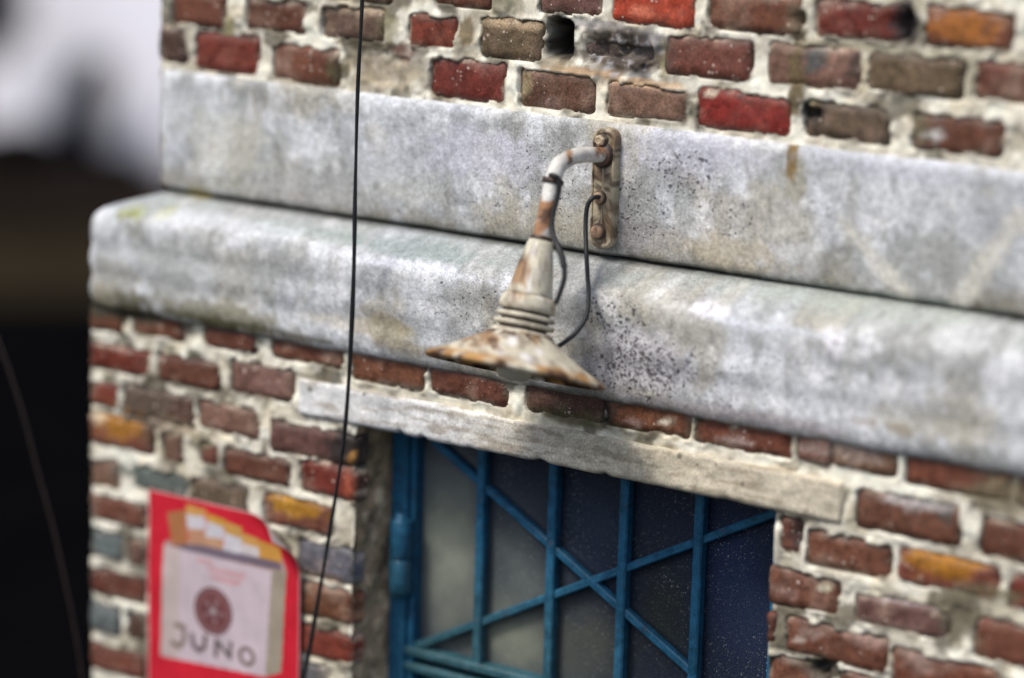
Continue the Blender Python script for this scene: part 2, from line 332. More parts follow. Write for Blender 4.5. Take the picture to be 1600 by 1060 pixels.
POSTER = {'sheet': [(-0.6672, 1.9661),
 (-0.3656, 1.962),
 (-0.3729, 1.7207),
 (-0.6801, 1.6535)], 'fold': [(-0.4932, 1.9687),
 (-0.3667, 1.8758)], 'front': [(-0.6418, 1.8787),
 (-0.4227, 1.8799),
 (-0.4343, 1.7083),
 (-0.6479, 1.6965)], 'lface': [(-0.6418, 1.8787),
 (-0.6062, 1.8782),
 (-0.6106, 1.6981),
 (-0.6479, 1.6965)], 'side': [(-0.4227, 1.8799),
 (-0.3941, 1.8855),
 (-0.4029, 1.7223),
 (-0.4343, 1.7083)], 'dark': [(-0.622, 1.8835),
 (-0.5671, 1.8939),
 (-0.4835, 1.8955),
 (-0.4067, 1.8962),
 (-0.4053, 1.8833),
 (-0.5025, 1.8807),
 (-0.5931, 1.8766)], 'gap': [(-0.6392, 1.8864),
 (-0.5801, 1.8976),
 (-0.4043, 1.9047),
 (-0.3941, 1.8845),
 (-0.4227, 1.8769),
 (-0.6418, 1.8735)], 'cols': [[[(-0.6354, 1.9326),
 (-0.5961, 1.9449),
 (-0.5931, 1.8838),
 (-0.6246, 1.8799)]],
 [[(-0.5961, 1.9531),
 (-0.5545, 1.9525),
 (-0.557, 1.9398),
 (-0.596, 1.9377)],
 [(-0.596, 1.9377),
 (-0.557, 1.9398),
 (-0.5569, 1.9194),
 (-0.5933, 1.9146)],
 [(-0.5933, 1.9146),
 (-0.5569, 1.9194),
 (-0.5567, 1.8928),
 (-0.5905, 1.8884)]],
 [[(-0.5545, 1.9464),
 (-0.5159, 1.9433),
 (-0.5183, 1.9306),
 (-0.5544, 1.9341)],
 [(-0.5544, 1.9341),
 (-0.5183, 1.9306),
 (-0.5207, 1.9098),
 (-0.5568, 1.9092)],
 [(-0.5568, 1.9092),
 (-0.5207, 1.9098),
 (-0.5218, 1.8902),
 (-0.5567, 1.8907)]],
 [[(-0.5159, 1.9412),
 (-0.4827, 1.9373),
 (-0.4825, 1.9191),
 (-0.5183, 1.9225)],
 [(-0.5183, 1.9225),
 (-0.4825, 1.9191),
 (-0.4848, 1.8922),
 (-0.5205, 1.8894)]],
 [[(-0.4826, 1.9292),
 (-0.4497, 1.9252),
 (-0.4495, 1.9111),
 (-0.4824, 1.913)],
 [(-0.4824, 1.913),
 (-0.4495, 1.9111),
 (-0.4493, 1.893),
 (-0.4848, 1.8922)]],
 [[(-0.4497, 1.9232),
 (-0.407, 1.9192),
 (-0.4042, 1.8936),
 (-0.4493, 1.895)]]], 'J': [(-0.6161, 1.7546),
 (-0.599, 1.7551),
 (-0.5988, 1.731),
 (-0.6094, 1.7194),
 (-0.624, 1.7236)], 'U': [(-0.5818, 1.7451),
 (-0.5804, 1.7297),
 (-0.5685, 1.7218),
 (-0.5568, 1.7295),
 (-0.5543, 1.7477)], 'N': [(-0.5333, 1.721),
 (-0.5322, 1.7461),
 (-0.5048, 1.724),
 (-0.5038, 1.7469)], 'O': [(-0.4715, 1.7332),
 (-0.4562, 1.7333),
 (-0.4717, 1.7475)], 'E': [(-0.5391, 1.7923),
 (-0.4965, 1.7928),
 (-0.5393, 1.8263)], 'red': [[(-0.5734, 1.8721),
 (-0.541, 1.8722),
 (-0.5384, 1.8666),
 (-0.5721, 1.8652)],
 [(-0.5513, 1.862),
 (-0.4743, 1.8648),
 (-0.4767, 1.8561),
 (-0.5486, 1.8553)],
 [(-0.5473, 1.8515),
 (-0.4818, 1.8521),
 (-0.4919, 1.8409),
 (-0.5434, 1.844)]]}
GLASS = [(-0.1973, 2.0477, 0.0708, 0.0591, (0.06, 0.075, 0.11), 0.8),  # greyish-green patches paint a blurred reflection into the pane colour
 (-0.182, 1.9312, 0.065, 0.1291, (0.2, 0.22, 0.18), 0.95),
 (-0.0571, 2.0333, 0.0568, 0.0581, (0.02, 0.028, 0.05), 0.7),
 (-0.053, 1.9165, 0.0685, 0.088, (0.085, 0.1, 0.1), 0.85),
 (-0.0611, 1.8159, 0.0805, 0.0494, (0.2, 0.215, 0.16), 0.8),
 (0.0746, 1.8347, 0.0664, 0.0581, (0.065, 0.072, 0.055), 0.85),
 (0.0786, 2.0098, 0.0657, 0.0571, (0.014, 0.026, 0.05), 0.8),
 (0.2027, 1.9096, 0.0532, 0.0851, (0.014, 0.02, 0.018), 0.85),
 (0.3149, 1.9888, 0.0616, 0.1109, (0.006, 0.018, 0.062), 0.9)]
WIRE = [(-0.2246, -0.06, 2.9918),
 (-0.2296, -0.06, 2.762),
 (-0.2348, -0.06, 2.6356),
 (-0.2363, -0.06, 2.4892),
 (-0.2363, -0.06, 2.3782),
 (-0.2405, -0.06, 2.2463),
 (-0.2487, -0.06, 2.1309),
 (-0.2655, -0.06, 2.0221),
 (-0.2893, -0.06, 1.8905),
 (-0.3172, -0.06, 1.7456),
 (-0.3576, -0.06, 1.5639)]
WIRE2 = [(-1.3012, -0.06, 2.8337),
 (-1.1342, -0.06, 2.4892),
 (-1.0092, -0.06, 2.2769),
 (-0.9403, -0.06, 2.1622),
 (-0.8939, -0.06, 2.0655),
 (-0.8587, -0.06, 1.9671),
 (-0.8289, -0.06, 1.8886),
 (-0.8046, -0.06, 1.8091),
 (-0.783, -0.06, 1.7288),
 (-0.7669, -0.06, 1.6472),
 (-0.7592, -0.06, 1.5203),
 (-0.763, -0.06, 1.2795)]

YU = 0.075                      # the upper wall stands this far behind the lower one

# ---------------------------------------------------------------- noise
def vn(x, y, seed=0):
    x = np.asarray(x, float); y = np.asarray(y, float)
    xi = np.floor(x).astype(np.int64); yi = np.floor(y).astype(np.int64); fx = x - xi; fy = y - yi
    fx = fx * fx * (3 - 2 * fx); fy = fy * fy * (3 - 2 * fy)
    def h(a, b):
        n = (a * 374761393 + b * 668265263 + seed * 1442695041) & 0xffffffff
        n = ((n ^ (n >> 13)) * 1274126177) & 0xffffffff
        return ((n ^ (n >> 16)) & 0xffffff) / float(0xffffff)
    return (h(xi, yi) * (1 - fx) + h(xi + 1, yi) * fx) * (1 - fy) + (h(xi, yi + 1) * (1 - fx) + h(xi + 1, yi + 1) * fx) * fy
def fbm(x, y, s, seed=0, o=4):
    x = np.asarray(x, float) * s; y = np.asarray(y, float) * s; t = 0; a = .5; n = 0
    for k in range(o):
        t = t + a * vn(x, y, seed + k * 17); n += a; x = x * 2.03 + 3.1; y = y * 2.03 - 1.7; a *= .5
    return t / n
def sst(a, b, v):
    t = np.clip((v - a) / (b - a), 0, 1); return t * t * (3 - 2 * t)
def patched(col, x, z, kind, seed=5):
    """stains, moss, painted-in hole darkness and ledge highlights, ragged-edged, laid over a base colour"""
    for (cx, cz, rx, rz, c, s, ks) in PATCHES:
        if kind not in ks: continue
        m = (np.abs(x - cx) < rx * 2) & (np.abs(z - cz) < rz * 2)
        if not m.any(): continue
        d = np.sqrt(((x[m] - cx) / rx) ** 2 + ((z[m] - cz) / rz) ** 2) + (fbm(x[m], z[m], 90, seed, 3) - .5) * 1.1
        w = (s * (1 - sst(.62, 1.15, d)))[:, None]
        col[m] = col[m] * (1 - w) + np.array(c) * w
    return col

# ---------------------------------------------------------------- object helpers
COL = sc.collection
def link(o, parent=None):
    COL.objects.link(o)
    if parent is not None: o.parent = parent
    return o
def mesh_ob(name, verts, faces, mat, parent=None, col=None, smooth=True, attr=None):
    me = bpy.data.meshes.new(name)
    verts = np.asarray(verts, float)
    if isinstance(faces, np.ndarray):
        nf = len(faces); k = faces.shape[1]
        me.vertices.add(len(verts)); me.vertices.foreach_set('co', verts.ravel())
        me.loops.add(nf * k); me.loops.foreach_set('vertex_index', faces.ravel().astype(np.int32))
        me.polygons.add(nf); me.polygons.foreach_set('loop_start', np.arange(0, nf * k, k, dtype=np.int32))
        me.update(calc_edges=True); me.validate()
    else:
        me.from_pydata(verts.tolist(), [], faces)
    if smooth: me.polygons.foreach_set('use_smooth', [True] * len(me.polygons))
    if col is not None:
        a = me.color_attributes.new('Col', 'FLOAT_COLOR', 'POINT')
        c4 = np.ones((len(verts), 4)); c4[:, :3] = np.asarray(col); a.data.foreach_set('color', c4.ravel())
    if attr:
        for k_, v in attr.items():
            a = me.attributes.new(k_, 'FLOAT', 'POINT'); a.data.foreach_set('value', np.asarray(v, float))
    me.materials.append(mat); me.update()
    return link(bpy.data.objects.new(name, me), parent)
def thing(name, label, cat, loc=(0, 0, 0), group=None):
    o = bpy.data.objects.new(name, None); o.empty_display_size = .1; o.location = loc; o['label'] = label; o['category'] = cat
    if group: o['group'] = group
    return link(o)
def tag(o, label, cat, group=None):
    o['label'] = label; o['category'] = cat
    if group: o['group'] = group
    return o
def grid_faces(nu, nv, wrap_u=False):
    i, j = np.meshgrid(np.arange(nu if wrap_u else nu - 1), np.arange(nv - 1), indexing='ij')
    i2 = (i + 1) % nu
    return np.stack([i * nv + j, i2 * nv + j, i2 * nv + j + 1, i * nv + j + 1], -1).reshape(-1, 4)
def box_geo(x0, x1, y0, y1, z0, z1, V, F):
    b = len(V)
    V += [(x0, y0, z0), (x1, y0, z0), (x1, y1, z0), (x0, y1, z0), (x0, y0, z1), (x1, y0, z1), (x1, y1, z1), (x0, y1, z1)]
    F += [tuple(b + k for k in f) for f in ((0, 3, 2, 1), (4, 5, 6, 7), (0, 1, 5, 4), (1, 2, 6, 5), (2, 3, 7, 6), (3, 0, 4, 7))]
def boxes(name, bl, mat, parent=None, bevel=0.0, col=None):
    V, F = [], []
    for b in bl: box_geo(*b, V, F)
    c = None if col is None else np.tile(np.array(col, float), (len(V), 1))
    o = mesh_ob(name, V, F, mat, parent, c, smooth=False)
    if bevel:
        m = o.modifiers.new('bevel', 'BEVEL'); m.width = bevel; m.segments = 2; m.limit_method = 'NONE'
    return o
def tube(name, pts, r, mat, parent=None, n=10, sub=6, col=None, rfun=None):
    """a round bar swept along a Catmull-Rom curve through pts"""
    P = [Vector(p) for p in pts]; Q = []
    for i in range(len(P) - 1):
        p0 = P[max(i - 1, 0)]; p1 = P[i]; p2 = P[i + 1]; p3 = P[min(i + 2, len(P) - 1)]
        for k in range(sub):
            t = k / sub
            Q.append(.5 * ((2 * p1) + (p2 - p0) * t + (2 * p0 - 5 * p1 + 4 * p2 - p3) * t * t + (3 * p1 - p0 - 3 * p2 + p3) * t ** 3))
    Q.append(P[-1]); V = []; ref = Vector((1, 0, 0))
    for i, q in enumerate(Q):
        d = (Q[min(i + 1, len(Q) - 1)] - Q[max(i - 1, 0)]).normalized()
        if abs(d.dot(ref)) > .95: ref = Vector((0, 1, 0))
        u = (ref - d * ref.dot(d)).normalized(); w = d.cross(u); rr = r * (rfun(i / (len(Q) - 1)) if rfun else 1)
        for k in range(n):
            a = 2 * math.pi * k / n; V.append(q + u * (rr * math.cos(a)) + w * (rr * math.sin(a)))
    F = []
    for i in range(len(Q) - 1):
        for k in range(n):
            F.append((i * n + k, i * n + (k + 1) % n, (i + 1) * n + (k + 1) % n, (i + 1) * n + k))
    F.append(tuple(range(n - 1, -1, -1))); F.append(tuple((len(Q) - 1) * n + k for k in range(n)))
    V = np.array([tuple(v) for v in V])
    return mesh_ob(name, V, F, mat, parent, None if col is None else col(V))

# ---------------------------------------------------------------- materials
def new_mat(name):
    m = bpy.data.materials.new(name); m.use_nodes = True; t = m.node_tree; t.nodes.clear()
    o = t.nodes.new('ShaderNodeOutputMaterial'); b = t.nodes.new('ShaderNodeBsdfPrincipled'); t.links.new(b.outputs[0], o.inputs[0])
    return m, t, b
def N(t, kind, **kw):
    n = t.nodes.new(kind)
    for k, v in kw.items():
        if k.startswith('i_'): n.inputs[int(k[2:])].default_value = v
        else: setattr(n, k, v)
    return n
def mth(t, op, a, b=None, clamp=False):
    n = t.nodes.new('ShaderNodeMath'); n.operation = op; n.use_clamp = clamp
    for i, v in enumerate((a, b)):
        if v is None: continue
        if isinstance(v, (int, float)): n.inputs[i].default_value = v
        else: t.links.new(v, n.inputs[i])
    return n.outputs[0]
def noise(t, scale, detail=4, rough=.6, co=None):
    n = N(t, 'ShaderNodeTexNoise'); n.inputs['Scale'].default_value = scale; n.inputs['Detail'].default_value = detail; n.inputs['Roughness'].default_value = rough
    if co is not None: t.links.new(co, n.inputs['Vector'])
    return n.outputs[0]
def ramp(t, v, a, b, c0=0., c1=1.):
    n = N(t, 'ShaderNodeMapRange'); n.inputs[1].default_value = a; n.inputs[2].default_value = b; n.inputs[3].default_value = c0; n.inputs[4].default_value = c1
    t.links.new(v, n.inputs[0]); return n.outputs[0]
def mixc(t, f, a, b, mode='MIX'):
    n = N(t, 'ShaderNodeMix', data_type='RGBA', blend_type=mode)
    for s, v in ((0, f), (6, a), (7, b)):
        if isinstance(v, (int, float)): n.inputs[s].default_value = v
        elif isinstance(v, tuple): n.inputs[s].default_value = v + (1,) if len(v) == 3 else v
        else: t.links.new(v, n.inputs[s])
    return n.outputs[2]
def weathered(name, base=None, grain=.35, gscale=420, mottle=.25, mscale=45, speck=None, speckcol=(.75, .7, .62), rough=(.6, .9), bump=.5, bdist=.0015, pits=False, spec=.35, coat=0):
    """base colour from the mesh (or one colour) under grain, blotches, paint specks and pits"""
    m, t, b = new_mat(name); geo = N(t, 'ShaderNodeTexCoord').outputs['Object']
    if base is None:
        a = N(t, 'ShaderNodeAttribute', attribute_name='Col'); c = a.outputs['Color']
    else:
        rgb = N(t, 'ShaderNodeRGB'); rgb.outputs[0].default_value = base + (1,); c = rgb.outputs[0]
    g = noise(t, gscale, 3, .7, geo); mo = noise(t, mscale, 5, .65, geo)
    f1 = ramp(t, g, .3, .7, 1 - grain, 1 + grain); f2 = ramp(t, mo, .3, .7, 1 - mottle, 1 + mottle)
    f = mth(t, 'MULTIPLY', f1, f2)
    cm = N(t, 'ShaderNodeCombineColor'); [t.links.new(f, cm.inputs[i]) for i in range(3)]
    c = mixc(t, 1.0, c, cm.outputs[0], 'MULTIPLY')
    height = mth(t, 'ADD', mth(t, 'MULTIPLY', g, .4), mo)
    if speck:
        v = N(t, 'ShaderNodeTexVoronoi'); v.inputs['Scale'].default_value = speck[0]; t.links.new(geo, v.inputs['Vector'])
        sp = N(t, 'ShaderNodeSeparateColor'); t.links.new(v.outputs['Color'], sp.inputs[0])
        thr = mth(t, 'MULTIPLY', ramp(t, sp.outputs[0], speck[1], 1, 0, 1), .42)
        clus = ramp(t, noise(t, 14, 3, .6, geo), .42, .6, 0, 1)
        k = ramp(t, mth(t, 'SUBTRACT', mth(t, 'MULTIPLY', thr, clus), v.outputs['Distance']), -.02, .05, 0, 1)
        c = mixc(t, mth(t, 'MULTIPLY', k, .8), c, speckcol); height = mth(t, 'ADD', height, mth(t, 'MULTIPLY', k, .4))
    if pits:
        pa = N(t, 'ShaderNodeAttribute', attribute_name='pit').outputs['Fac']
        for sc_, mul in ((62, .27), (105, .34), (190, .46)):
            wob = N(t, 'ShaderNodeVectorMath', operation='ADD'); t.links.new(geo, wob.inputs[0])
            nz = N(t, 'ShaderNodeTexNoise'); nz.inputs['Scale'].default_value = 200; t.links.new(geo, nz.inputs['Vector'])
            sc2 = N(t, 'ShaderNodeVectorMath', operation='SCALE'); t.links.new(nz.outputs['Color'], sc2.inputs[0]); sc2.inputs['Scale'].default_value = .006
            t.links.new(sc2.outputs[0], wob.inputs[1])
            v = N(t, 'ShaderNodeTexVoronoi'); v.inputs['Scale'].default_value = sc_; t.links.new(wob.outputs[0], v.inputs['Vector'])
            sp = N(t, 'ShaderNodeSeparateColor'); t.links.new(v.outputs['Color'], sp.inputs[0])
            rr = mth(t, 'MULTIPLY', mth(t, 'SUBTRACT', mth(t, 'ADD', sp.outputs[0], pa), .82, True), mul)
            k = ramp(t, mth(t, 'SUBTRACT', rr, v.outputs['Distance']), -.04, .06, 0, 1)
            k = mth(t, 'MULTIPLY', k, ramp(t, rr, .01, .06, 0, 1))
            c = mixc(t, mth(t, 'MULTIPLY', k, .82), c, (.075, .065, .075)); height = mth(t, 'SUBTRACT', height, mth(t, 'MULTIPLY', k, 1.4))
    if pits:
        ck = mth(t, 'MULTIPLY', ramp(t, noise(t, 170, 3, .75, geo), .52, .60, 0, 1), ramp(t, pa, .45, 1.0, 0, .75))
        c = mixc(t, ck, c, (.10, .09, .11)); height = mth(t, 'SUBTRACT', height, mth(t, 'MULTIPLY', ck, .8))
        ck2 = mth(t, 'MULTIPLY', ramp(t, noise(t, 120, 4, .8, geo), .60, .66, 0, 1), .35)
        c = mixc(t, ck2, c, (.2, .19, .18))
    t.links.new(c, b.inputs['Base Color'])
    t.links.new(ramp(t, mo, .3, .7, rough[0], rough[1]), b.inputs['Roughness'])
    b.inputs['Specular IOR Level'].default_value = spec
    if coat: b.inputs['Coat Weight'].default_value = coat; b.inputs['Coat Roughness'].default_value = .25
    bp = N(t, 'ShaderNodeBump'); bp.inputs['Strength'].default_value = bump; bp.inputs['Distance'].default_value = bdist
    t.links.new(height, bp.inputs['Height']); t.links.new(bp.outputs[0], b.inputs['Normal'])
    return m
M_brick = weathered('brick_surface', grain=.55, gscale=360, mottle=.42, mscale=75, speck=(150, .55), speckcol=(.55, .45, .38), rough=(.36, .8), bump=.6, bdist=.002)
M_mortar = weathered('mortar_surface', grain=.14, gscale=420, mottle=.16, mscale=70, bump=.5, bdist=.002, rough=(.65, .95))
M_stone = weathered('stone_surface', grain=.36, gscale=330, mottle=.24, mscale=95, bump=.8, bdist=.0022, pits=True, rough=(.6, .9))
M_lintel = weathered('lintel_surface', grain=.34, gscale=330, mottle=.24, mscale=70, bump=.7, bdist=.002, speck=(70, .8), speckcol=(.14, .12, .09))
M_reveal = weathered('reveal_plaster', grain=.4, gscale=260, mottle=.45, mscale=36, bump=.9, bdist=.004)
M_rust = weathered('chipped_enamel', grain=.16, gscale=330, mottle=.14, mscale=60, bump=.5, bdist=.001, rough=(.35, .7), spec=.45)
M_blue = weathered('blue_metal_paint', grain=.35, gscale=400, mottle=.4, mscale=70, speck=(230, .45), speckcol=(.15, .055, .045), rough=(.35, .6), bump=.4, bdist=.0006)
M_cable = weathered('black_rubber', base=(.014, .015, .017), grain=.3, rough=(.4, .6), bump=.2)
M_twine = weathered('brown_wire_surface', base=(.028, .017, .015), grain=.3, rough=(.5, .7), bump=.2)
M_paper = weathered('printed_paper', grain=.05, gscale=600, mottle=.08, mscale=40, rough=(.4, .6), bump=.15, bdist=.001)
M_bulb, t_, b_ = new_mat('milky_bulb_glass'); b_.inputs['Base Color'].default_value = (.62, .60, .50, 1); b_.inputs['Roughness'].default_value = .25; b_.inputs['Subsurface Weight'].default_value = .2
M_asphalt = weathered('black_asphalt', base=(.0025, .0025, .0028), grain=.3, gscale=60, mottle=.4, mscale=2, rough=(.85, .95), bump=.2, spec=0.0)
M_soil = weathered('dark_soil', base=(.012, .009, .0075), grain=.3, gscale=40, mottle=.5, mscale=1.5, rough=(.9, 1), spec=0.0)
M_olive = weathered('dry_grass_ground', base=(.022, .017, .0105), grain=.3, gscale=40, mottle=.3, mscale=1.2, rough=(.9, 1), spec=0.0)
M_white = weathered('white_render', base=(.80, .80, .88), grain=.04, gscale=40, mottle=.05, mscale=1, rough=(.8, .9), bump=.1)
M_leaf = weathered('dark_leaf', base=(.012, .011, .010), grain=.3, gscale=30, mottle=.3, mscale=4, rough=(.6, .8), spec=0.02)
M_dark = weathered('dark_iron', base=(.008, .008, .012), grain=.2, rough=(.6, .8), bump=.1, spec=0.02)
M_core = weathered('wall_backing', base=(.22, .17, .13), grain=.3, gscale=200, mottle=.3, mscale=20)

# glass: dust specks over mesh colour with the grey-green reflection painted in
M_glass, t, b = new_mat('dusty_dark_glass')
geo = N(t, 'ShaderNodeTexCoord').outputs['Object']
a = N(t, 'ShaderNodeAttribute', attribute_name='Col').outputs['Color']
v = N(t, 'ShaderNodeTexVoronoi'); v.inputs['Scale'].default_value = 300; t.links.new(geo, v.inputs['Vector'])
sp = N(t, 'ShaderNodeSeparateColor'); t.links.new(v.outputs['Color'], sp.inputs[0])
dens = ramp(t, noise(t, 9, 3, .6, geo), .3, .7, .45, 1)
rr = mth(t, 'MULTIPLY', mth(t, 'MULTIPLY', ramp(t, sp.outputs[0], .2, 1, 0, 1), dens), .48)
k = ramp(t, mth(t, 'SUBTRACT', rr, v.outputs['Distance']), -.05, .08, 0, 1); k = mth(t, 'MULTIPLY', k, ramp(t, sp.outputs[1], 0, 1, .1, .85))
fine = ramp(t, noise(t, 500, 2, .8, geo), .45, .75, 0, .16)
c = mixc(t, mth(t, 'ADD', k, fine, True), a, (.42, .42, .38)); t.links.new(c, b.inputs['Base Color'])
b.inputs['Roughness'].default_value = .32; b.inputs['Specular IOR Level'].default_value = .35

# ================================================================= the building
building = thing('brick_building', 'weathered red brick building corner with grey stone bands and a blue barred door', 'building', (0, 0, 0))
XL = -0.807                       # left corner of the lower wall
DX0, DX1, DTOP = -0.2745, 0.436, 2.127

boxes('wall_core', [(XL + .012, DX0 - .012, .06, 2.6, 0, 2.2345), (DX0 - .012, DX1 + .012, .15, 2.6, 0, 2.2345), (DX1 + .012, 3.2, .06, 2.6, 0, 2.2345), (DX0 - .012, DX1 + .012, .06, .15, 2.185, 2.2345),
                    (-.722, 3.2, .20, 2.6, 2.2345, 4.2)], M_core, building)

KC = {'b': (.118, .042, .025), 'r': (.145, .028, .017), 'R2': (.20, .020, .015), 'R': (.38, .05, .024), 'g': (.110, .073, .048), 'p': (.15, .078, .055), 'w': (.12, .057, .040),
      'd': (.075, .038, .028), 's': (.105, .115, .115), 's2': (.115, .055, .045), 'o': (.17, .055, .035), 'x': (.10, .062, .05), 'v': (.125, .058, .06)}

def brick_mesh(x0, x1, z0, z1, kind, y, seed):
    """rounded, chipped brick: gridded face, swept sides"""
    rs = np.random.RandomState(seed)
    w, h = x1 - x0, z1 - z0; nx = max(5, int(w / .0085)); nz = 8
    u = np.linspace(0, 1, nx); v_ = np.linspace(0, 1, nz)
    u = .5 - .5 * np.cos(u * math.pi) * (1) if False else u
    U, Vv = np.meshgrid(u, v_, indexing='ij'); X = x0 + U * w; Z = z0 + Vv * h
    skew = rs.uniform(-.0022, .0022)
    Z = Z + (U - .5) * skew
    # ragged outline
    ex = (fbm(Z, Z * 0 + seed, 70, seed, 3) - .5) * .008; ez = (fbm(X, X * 0 + seed * 2, 45, seed + 3, 3) - .5) * .007
    X = X + np.where(U < .5, 1, -1) * (np.abs(U - .5) * 2) ** 3 * (ex - .0006)
    Z = Z + np.where(Vv < .5, 1, -1) * (np.abs(Vv - .5) * 2) ** 3 * (ez - .0010)
    # round the corners in plan
    dx = np.minimum(U, 1 - U) * w; dz = np.minimum(Vv, 1 - Vv) * h
    rc = .009; cx = np.clip(rc - dx, 0, None); cz = np.clip(rc - dz, 0, None); pull = np.clip(np.sqrt(cx ** 2 + cz ** 2) - rc, 0, None) * .9
    X = X + np.where(U < .5, 1, -1) * pull * .8; Z = Z + np.where(Vv < .5, 1, -1) * pull * .8
    edge = np.minimum(dx, dz)
    rough = .0035 if kind != 'x' else .02
    Y = y + np.clip(.006 - edge, 0, None) ** 1.5 * 14 + (fbm(X, Z, 55, seed + 9, 4) - .5) * rough * 1.6 + (U - .5) * rs.uniform(-.003, .003) + rs.uniform(-.0015, .002)
    if kind == 'x': Y = Y + .010 + (fbm(X, Z, 110, 5, 3) - .5) * .02
    if kind == 'g' and y > .05 and .0 < x0 < .12: Y = Y - .004
    for (cx_, cz_, rx, rz, d) in DENTS:
        if d > .03: continue
        q = np.sqrt(((X - cx_) / rx) ** 2 + ((Z - cz_) / rz) ** 2); Y = Y + d * (1 - sst(.4, 1.1, q)) * (abs(cz_ - 2.7) < .3 if y > .05 else 1)
    V = np.stack([X, Y, Z], -1).reshape(-1, 3); F = grid_faces(nx, nz).tolist()
    rim = [i * nz for i in range(nx)] + [(nx - 1) * nz + j for j in range(1, nz)] + [i * nz + nz - 1 for i in range(nx - 2, -1, -1)] + [j for j in range(nz - 2, 0, -1)]
    n0 = len(V); back = V[rim].copy(); back[:, 1] = y + .026; V = np.concatenate([V, back])
    L = len(rim)
    for k in range(L): F.append((rim[(k + 1) % L], rim[k], n0 + k, n0 + (k + 1) % L))
    F.append(tuple(n0 + k for k in range(L)))
    base = np.array(KC[kind]) * rs.uniform(.84, 1.18) * np.array([1, rs.uniform(.9, 1.12), rs.uniform(.88, 1.08)])
    x, z = V[:, 0], V[:, 2]
    col = np.tile(base, (len(V), 1)) * (.8 + .45 * fbm(x, z, 38, seed, 3))[:, None]
    # dusty bloom, more on some bricks
    bl = sst(.52, .8, fbm(x, z, 30, seed + 31, 4)) * (rs.uniform(.05, .55) if kind in 'rR2' else rs.uniform(.2, .85)); col = col * (1 - bl[:, None]) + np.array((.29, .195, .145)) * bl[:, None]
    # mortar smeared over the arrises
    e = np.ones(len(V)); e[:nx * nz] = sst(.010, .001, edge.reshape(-1)); sm = e * sst(.50, .68, fbm(x, z, 65, 77, 3)) * rs.uniform(.3, .95)
    col = col * (1 - sm[:, None]) + np.array((.56, .49, .38)) * sm[:, None]
    # darker towards the brick's edges, in noisy patches
    dk = np.ones(len(V)); dk[:nx * nz] = sst(.011, .002, edge.reshape(-1)); dk *= sst(.36, .6, fbm(x, z, 24, 91, 3)) * .75; dk = dk[:, None] * (1 - sm[:, None]); col = col * (1 - dk) + np.array((.030, .022, .017)) * dk
    col = patched(col, x, z, 'b')
    return V, F, col

seed = 100
for tab, y in ((UPPER, YU + .008), (LOWER, 0.0)):
    for (x0, x1, z0, z1, kd) in tab:
        x0 -= .002; x1 += .002; z0 -= .0026; z1 += .0020
        seed += 1
        V, F, c_ = brick_mesh(x0, x1, z0, z1, kd, y, seed)
        mesh_ob('brick', V, F, M_brick, building, c_)

